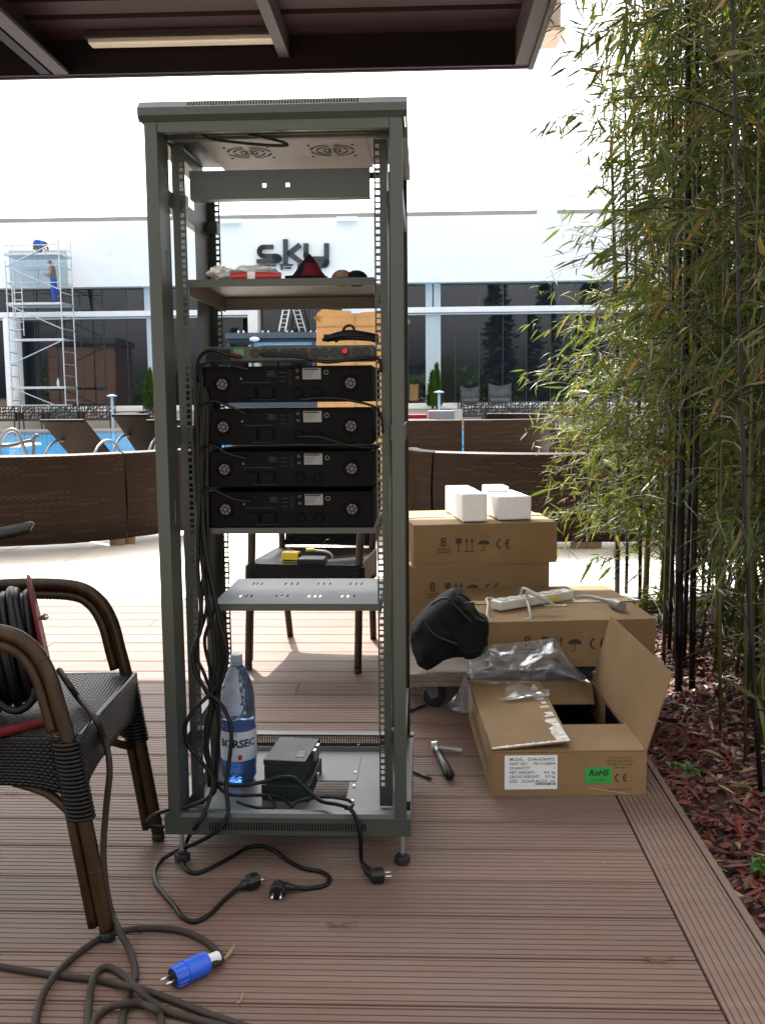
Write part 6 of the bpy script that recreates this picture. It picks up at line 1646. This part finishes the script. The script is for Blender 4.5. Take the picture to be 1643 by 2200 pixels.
b=MB(); b.cbox(P(666,1181,q.y),(.035,.02,.012)); b.cbox(P(697,1203,q.y),(.03,.02,.012)); b.build('yellow_end',m_yellow,t,bevel=.002)
pts=[P(x,y,q.y+.05) for x,y in ((690,1175),(698,1162),(708,1160),(714,1168),(710,1178),(700,1180))]
b=MB(); b.tube(smoothpath(pts,5),.0018,5); b.build('thin_wire',m_cable,t)
# ================================================================ CABLE REEL ON THE FOREGROUND CHAIR
rc0=P(88,1376,2.16)
rl=thing('cable_reel','red flanged cable reel wound with thick grey black cable on the foreground armchair','cable reel',rc0,0)
Xd=Vector((1,.36,.17)).normalized()
Tq=Vector((0,0,1)).rotation_difference(Xd).to_matrix().to_4x4()
b=MB(); b.lathe([(.02,0),(.150,0),(.153,.002),(.153,.006),(.149,.0075),(.02,.0045)],48,T=Tq); fln=b.build('flange',m_dred,rl,smooth=True,angle=.6)
b=MB(); b.lathe([(.003,.0),(.006,.006),(.004,.012)],10,T=Tq@Matrix.Translation((0,.120,-.01))); b.lathe([(.004,.0),(.008,.012),(.004,.02)],10,T=Tq@Matrix.Translation((-.06,.07,.006))); b.build('rivet',m_bolt,fln)
b=MB(); b.lathe([(.150,-.262),(.153,-.26),(.153,-.256),(.02,-.256),(.02,-.26)],40,T=Tq); b.build('flange',m_dred,rl,smooth=True,angle=.6)
b=MB(); b.lathe([(.085,-.255),(.085,-.001)],24,T=Tq); b.build('drum',m_dred,rl,smooth=True,angle=.6)
b=MB(); rn=random.Random(6)
for k,(x,r_) in enumerate(((-.012,.112),(-.024,.122),(-.040,.126),(-.058,.118),(-.078,.128),(-.098,.120),(-.118,.127),(-.138,.119),(-.158,.127),(-.178,.121),(-.2,.126),(-.22,.120),(-.24,.124))):
    sl_=rn.uniform(-.012,.012); ph=rn.uniform(0,6)
    b.tube([Tq@Vector((r_*math.cos(a*PI/16),r_*math.sin(a*PI/16)*(1+rn.uniform(-.01,.01)),x+sl_*math.sin(a*PI/16+ph))) for a in range(32)],.0100,8,closed=True)
for k,x in enumerate((-.02,-.045,-.07,-.095,-.12,-.145,-.17,-.195,-.22)):
    b.tube([Tq@Vector((.105*math.cos(a*PI/16),.105*math.sin(a*PI/16),x)) for a in range(32)],.011,8,closed=True)
b.build('wound_cable',m_cable2b if 'm_cable2b' in globals() else m_cable,rl,smooth=True)
b=MB(); I=rl.matrix_basis.inverted()
b.tube(smoothpath([I@G(x,y,.452) for x,y in ((-60,1590),(0,1574),(60,1560),(112,1547),(122,1535),(118,1500))],5),.010,10); b.tube([I@G(122,1535,.452),I@P(112,1440,2.14)],.008,8); b.build('base_tube',m_dred,rl,smooth=True)
b=MB(); b.tube(smoothpath([I@P(x,y,2.05) for x,y in ((-90,1160),(0,1147),(40,1139),(62,1133),(68,1134))],5),[.013]*17+[.0125]*3+[.009] ,10); b.build('handle_grip',m_blackp,rl,smooth=True)
b=MB(); b.tube([I@P(-90,1160,2.05),I@P(-95,1400,2.1)],.008,8); b.build('handle_tube',m_dred,rl)
b=MB(); b.tube(smoothpath([I@P(x,y,2.0) for x,y in ((-20,1500),(0,1512),(18,1524),(38,1527),(58,1518),(72,1500),(76,1480))],5),.0085,8); b.build('hanging_loop',m_cable,rl,smooth=True)
# thick extension cable from the reel over the seat onto the deck
rk_=.0072
pts=[P(128,1440,2.2),P(148,1470,2.12),G(166,1496,.450),G(188,1522,.452),G(208,1548,.452)+Vector((0,0,0)),P(222,1580,2.06),P(232,1615,2.04),P(236,1660,2.03),P(230,1720,2.03),P(224,1790,2.02),P(223,1850,2.0),P(229,1910,1.98),P(240,1960,1.96),G(258,2003,.03),G(276,2035,.012),G(289,2072,rk_),G(291,2100,rk_),G(283,2118,rk_),G(272,2150,rk_),G(262,2200,rk_),G(262,2260,rk_)]
ec=thing('extension_cable','thick brown grey extension cable dropping from the reel and coiling on the deck','cable',G(258,2003,0),world=True)
def seg(pts,r=rk_):
    b=MB(); b.tube(smoothpath(pts,6),r,10); return b.build('cable_run',m_cable2,ec,smooth=True)
seg(pts)
g_=lambda L,z=rk_:[G(x,y,z+(zz if False else 0)) for x,y in L]
seg([G(x,y,z) for x,y,z in ((70,2260,rk_),(76,2200,rk_),(88,2150,rk_),(112,2105,rk_*2.2),(150,2063,rk_),(200,2025,rk_),(230,2009,rk_),(262,2001,.024),(300,1995,rk_),(345,1994,rk_),(390,2000,rk_),(425,2013,rk_),(452,2030,rk_),(470,2050,rk_),(474,2064,.012),(462,2070,.018),(450,2071,.02))])
seg([G(x,y,z) for x,y,z in ((-60,2066,rk_),(0,2076,rk_),(60,2086,rk_),(125,2096,rk_),(190,2103,rk_),(240,2112,rk_),(290,2122,.02),(345,2139,rk_),(400,2160,rk_),(460,2183,rk_),(520,2203,rk_),(600,2230,rk_))])
seg([G(x,y,z) for x,y,z in ((184,2260,rk_),(188,2200,rk_),(192,2150,rk_),(199,2110,.02),(210,2088,rk_),(228,2078,rk_),(250,2085,rk_),(275,2105,rk_),(300,2128,.024),(330,2156,rk_),(365,2175,rk_),(420,2190,rk_),(500,2212,rk_),(560,2240,rk_))])
seg([G(x,y,z) for x,y,z in ((190,2230,rk_),(205,2190,rk_),(230,2168,rk_),(262,2157,.02),(300,2157,rk_),(328,2167,.02),(345,2185,rk_),(350,2230,rk_))])
# blue plug
p1=G(446,2066,.022); p0=G(372,2101,.022); d=(p0-p1); L=d.length; d.normalize()
bp2=thing('blue_plug','bright blue heavy duty plug with two pins at the end of the thick cable','plug',p1,world=True)
Tb=Vector((0,0,1)).rotation_difference(d).to_matrix().to_4x4(); Tb.translation=p1
b=MB(); b.lathe([(.016,.0),(.0205,.003),(.0215,.012),(.0215,L*.60)],22,T=Tb); 
b.lathe([(.0225,L*.60),(.0228,L*.66),(.0205,L*.67),(.0195,L*.98),(.0185,L),(.001,L)],22,T=Tb); pb=b.build('plug_body',m_blue,bp2,smooth=True,angle=.5)
b=MB()
for a in range(0,360,30): b.tube([Tb@Vector((.0205*math.cos(R(a)),.0205*math.sin(R(a)),L*.69)),Tb@Vector((.0198*math.cos(R(a)),.0198*math.sin(R(a)),L*.96))],.0016,5)
b.build('grip_rib',m_blue,pb)
b=MB(); b.lathe([(.0165,L+.0005),(.0165,L+.0012)],20,T=Tb); b.build('pin_face',m_blackp,pb)
b=MB(); b.lathe([(.0105,-.026),(.0115,-.022),(.0125,0)],16,T=Tb); b.build('cable_gland',m_label,pb,smooth=True,angle=.5)
up_=Tb.to_3x3()@Vector((1,0,0)); sd_=Vector((0,0,1)).cross(d).normalized()
b=MB()
for s in (-.0095,.0095): b.tube([p1+d*(L+.001)+sd_*s,p1+d*(L+.020)+sd_*s],.0024,8)
b.build('plug_pins',m_bolt,pb,smooth=True)
# ================================================================ BAMBOO GROVE
rg=random.Random(21)
def cane(x,y,h,r,m,lab,lean=(0,0),zlo=.4,zhi=None,nbr=16,lv=(4,8),blen=(.25,.65),bias=None,lsc=1.,group='bamboo canes in the planting bed'):
    z0=bedz(x,y)-.02
    t=thing('bamboo_cane',lab,'bamboo',(x,y,z0),group=group)
    b=MB(); n=int(h/.24); pts=[];rs=[]
    def ax(z): 
        k=z/h; return Vector((lean[0]*k+.012*math.sin(z*1.7+x*9),lean[1]*k+.012*math.sin(z*1.3+y*7),z))
    for i in range(n+1):
        z=h*i/n; rr=r*(1-.55*(z/h)**1.5)
        if i: pts+= [ax(z-.006),ax(z)]; rs+=[rr*1.0,rr*1.13]
        pts.append(ax(z+.006)); rs.append(rr*.98)
    b.tube(pts,rs,8); b.build('stalk',m,t,smooth=True)
    bb=MB(); lf=MB()
    for k in range(nbr):
        z=zlo+((zhi or h)-zlo)*rg.random()**.9
        if zhi and rg.random()<.10: z=rg.uniform(zhi,h)
        a=rg.uniform(0,2*PI)
        if bias is not None and rg.random()<.55: a=bias+rg.gauss(0,.6)
        L=rg.uniform(*blen); el=rg.uniform(.05,.9)
        p=ax(z); d=Vector((math.cos(a)*math.cos(el),math.sin(a)*math.cos(el),math.sin(el)))
        br=[p]; q=p.copy(); dd=d.copy(); ns=5
        for s in range(ns):
            q=q+dd*(L/ns); dd=(dd+Vector((rg.gauss(0,.12),rg.gauss(0,.12),-.16+rg.gauss(0,.08)))).normalized(); br.append(q.copy())
        if z0+q.z<.85 and (x+q.x)/(y+q.y)<.335 and y+q.y<4.4: continue
        bb.tube(br,[.0026,.0022,.0019,.0016,.0012,.0008],4,cap=False)
        nl=rg.randint(*lv)*2
        for j in range(nl):
            f=1-.75*rg.random()**1.4; i=min(ns-1,int(f*ns)); pp_=br[i].lerp(br[i+1],f*ns-i)+Vector((rg.gauss(0,.02),rg.gauss(0,.02),rg.gauss(0,.015)))
            la=math.atan2(dd.y,dd.x)+rg.gauss(0,.9); tl=rg.gauss(.35,.45)
            gx,gy,gz=x+pp_.x,y+pp_.y,z0+pp_.z
            if gz<.80 and gx/gy<.335 and gy<4.4: continue
            T=Matrix.Translation(pp_)@Matrix.Rotation(la,4,'Z')@Matrix.Rotation(tl,4,'Y')@Matrix.Rotation(rg.gauss(0,.7),4,'X')
            l=rg.uniform(.03,.095)*rg.choice((1,1,1,1.6))*lsc; leafshape(lf,T,l,l*rg.uniform(.04,.08),rg.uniform(-.1,.7))
    if nbr:
        o=bb.build('branches',m_culmb if m is not m_culmd else m_culmd,t)
        o=lf.build('leaves',m_leaf,t); 
    return t
# canes one can tell apart in the photograph: base pixel, x at top of frame, radius px, kind
D_='black'; 
spec=[ # (x_base,y_base,x_top,Ypx,rpx,mat,label)
 (1328,1292,1312,12,m_culmd,'slim black bamboo cane at the grove\'s left edge cut off near the sky',.90),
 (1345,1290,1347,8,m_culmd,'thin black cane just right of the leftmost black one',1.),
 (1372,1300,1365,9,m_culmd,'black cane third from the grove\'s left edge',1.),
 (1384,1330,1410,14,m_culmg,'thick yellow green cane standing left of the black pair',1.),
 (1432,1380,1440,10,m_culmb,'green brown cane close left of the thick black pair',1.),
 (1452,1400,1455,8,m_culmg,'slim green cane touching the thick black pair',1.),
 (1466,1482,1470,19,m_culmd,'thickest black cane, left one of the pair',1.),
 (1494,1476,1492,15,m_culmd,'thick black cane, right one of the pair',1.),
 (1538,1440,1530,14,m_culmg,'stout green cane right of the black pair',1.),
 (1583,1410,1560,14,m_culmg,'stout green cane second right of the black pair',1.),
 (1552,1560,1548,8,m_culmb,'thin mottled cane before the two stout green ones',1.),
 (1640,1712,1565,12,m_culmd,'slanting black cane at the right edge of the photo',1.),
 (1610,1640,1620,7,m_culmb,'thin cane beside the slanting black one',1.),
 (1420,1300,1420,7,m_culmb,'thin cane behind the yellow green one',1.)]
from math import copysign
for i,(xb,yb,xt,rpx,m,lab,hh_) in enumerate(spec):
    q=G(xb,yb,-.04); top=P(xt,0,q.y); h=max(2.6,top.z+.5) if hh_==1. else P(xt,243,q.y).z+.04
    cane(q.x,q.y,h,rpx/2*q.y/CAMF,m,lab,lean=((top.x-q.x)*h/ (top.z+.04),0),zlo=.35 if i<5 else .15,nbr=(44 if i<3 else 44),lv=(4,8),zhi=(1.75 if i<4 or i==13 else None),blen=(.2,.6),bias=(PI if i<5 else None))
labs=['brown tinged bamboo cane','leafy green bamboo cane','dark leafy bamboo cane','mottled bamboo cane']
spots=[]
for k in range(125):
    v=rg.uniform(3.1,6.0); u=U_OUT+.38+(rg.random()**1.15)*1.8+max(0,(v-4.4))*.05
    if v>DRN: u=max(u,1.25+rg.random()*2)
    # keep clear of the cartons
    p=D(u,v)
    if p.x<1.12 and p.y<4.3: continue
    if p.x/p.y<.285: continue
    spots.append((p.x,p.y,rg.uniform(3.0,4.6)))
spots.sort()
for k,(x,y,h) in enumerate(spots):
    m=rg.choice((m_culmd,m_culmb,m_culmb,m_culmg,m_culmg))
    kind={m_culmd:'slim black bamboo cane',m_culmb:'slim mottled bamboo cane',m_culmg:'slim green bamboo cane'}[m]
    row='front' if y<4.1 else ('middle' if y<5.1 else 'back')
    side='carton side' if x/y<.36 else ('right side' if x/y<.44 else 'far right')
    where='in the grove\'s %s rows, %s'%(row,side)
    cane(x,y,h,rg.uniform(.006,.011),m,kind+' '+where,lean=(rg.gauss(-.05,.12),rg.gauss(0,.12)),zlo=.12,nbr=52,lv=(5,9),blen=(.2,.6),bias=None,lsc=1.15,group=kind+'s '+where)
# overhanging leafy tops reaching in from the right, nearer the camera
for k,(x,y,h) in enumerate(((1.25,2.9,3.2),(1.5,3.4,3.6),(1.95,3.3,3.6),(1.38,3.15,3.4),(1.42,3.1,3.4),(1.55,2.75,3.2),(1.35,3.45,3.6),(1.75,3.2,3.6),(1.62,3.6,3.8))):
    cane(x,y,h,.009,m_culmb,'near bamboo cane at the right %s with a heavy leafy top'%('before the black canes' if x<1.45 else 'close to the photo edge'),lean=(rg.gauss(-.08,.05),-.05),zlo=1.2,nbr=60,lv=(5,9),blen=(.2,.6),group='near leafy canes '+('in front' if x<1.45 else 'at the edge'))
# small weeds in the mulch
for (x,y,s,l) in ((1485,1675,.035,'small green seedling in the mulch beside the open carton'),(1632,1868,.045,'leafy green weed at the right edge of the mulch'),(1450,1662,.035,'tiny weed between the edge board and the red chips')):
    q=G(x,y,-.04); b=MB(); t=thing('weed',l,'plant',(q.x,q.y,bedz(q.x,q.y)+.02))
    for k in range(16):
        a=rg.uniform(0,6.3); T=Matrix.Translation((rg.gauss(0,s*.3),rg.gauss(0,s*.3),rg.uniform(0,s*.8)))@Matrix.Rotation(a,4,'Z')@Matrix.Rotation(rg.uniform(-.6,.4),4,'Y'); leafshape(b,T,s*rg.uniform(.6,1.),s*.22,.3)
    b.build('leaves',m_weed,t); b=MB(); b.tube([(0,0,-.02),(0,0,s*.8)],.0015,5); b.build('stem',m_culmg,t)
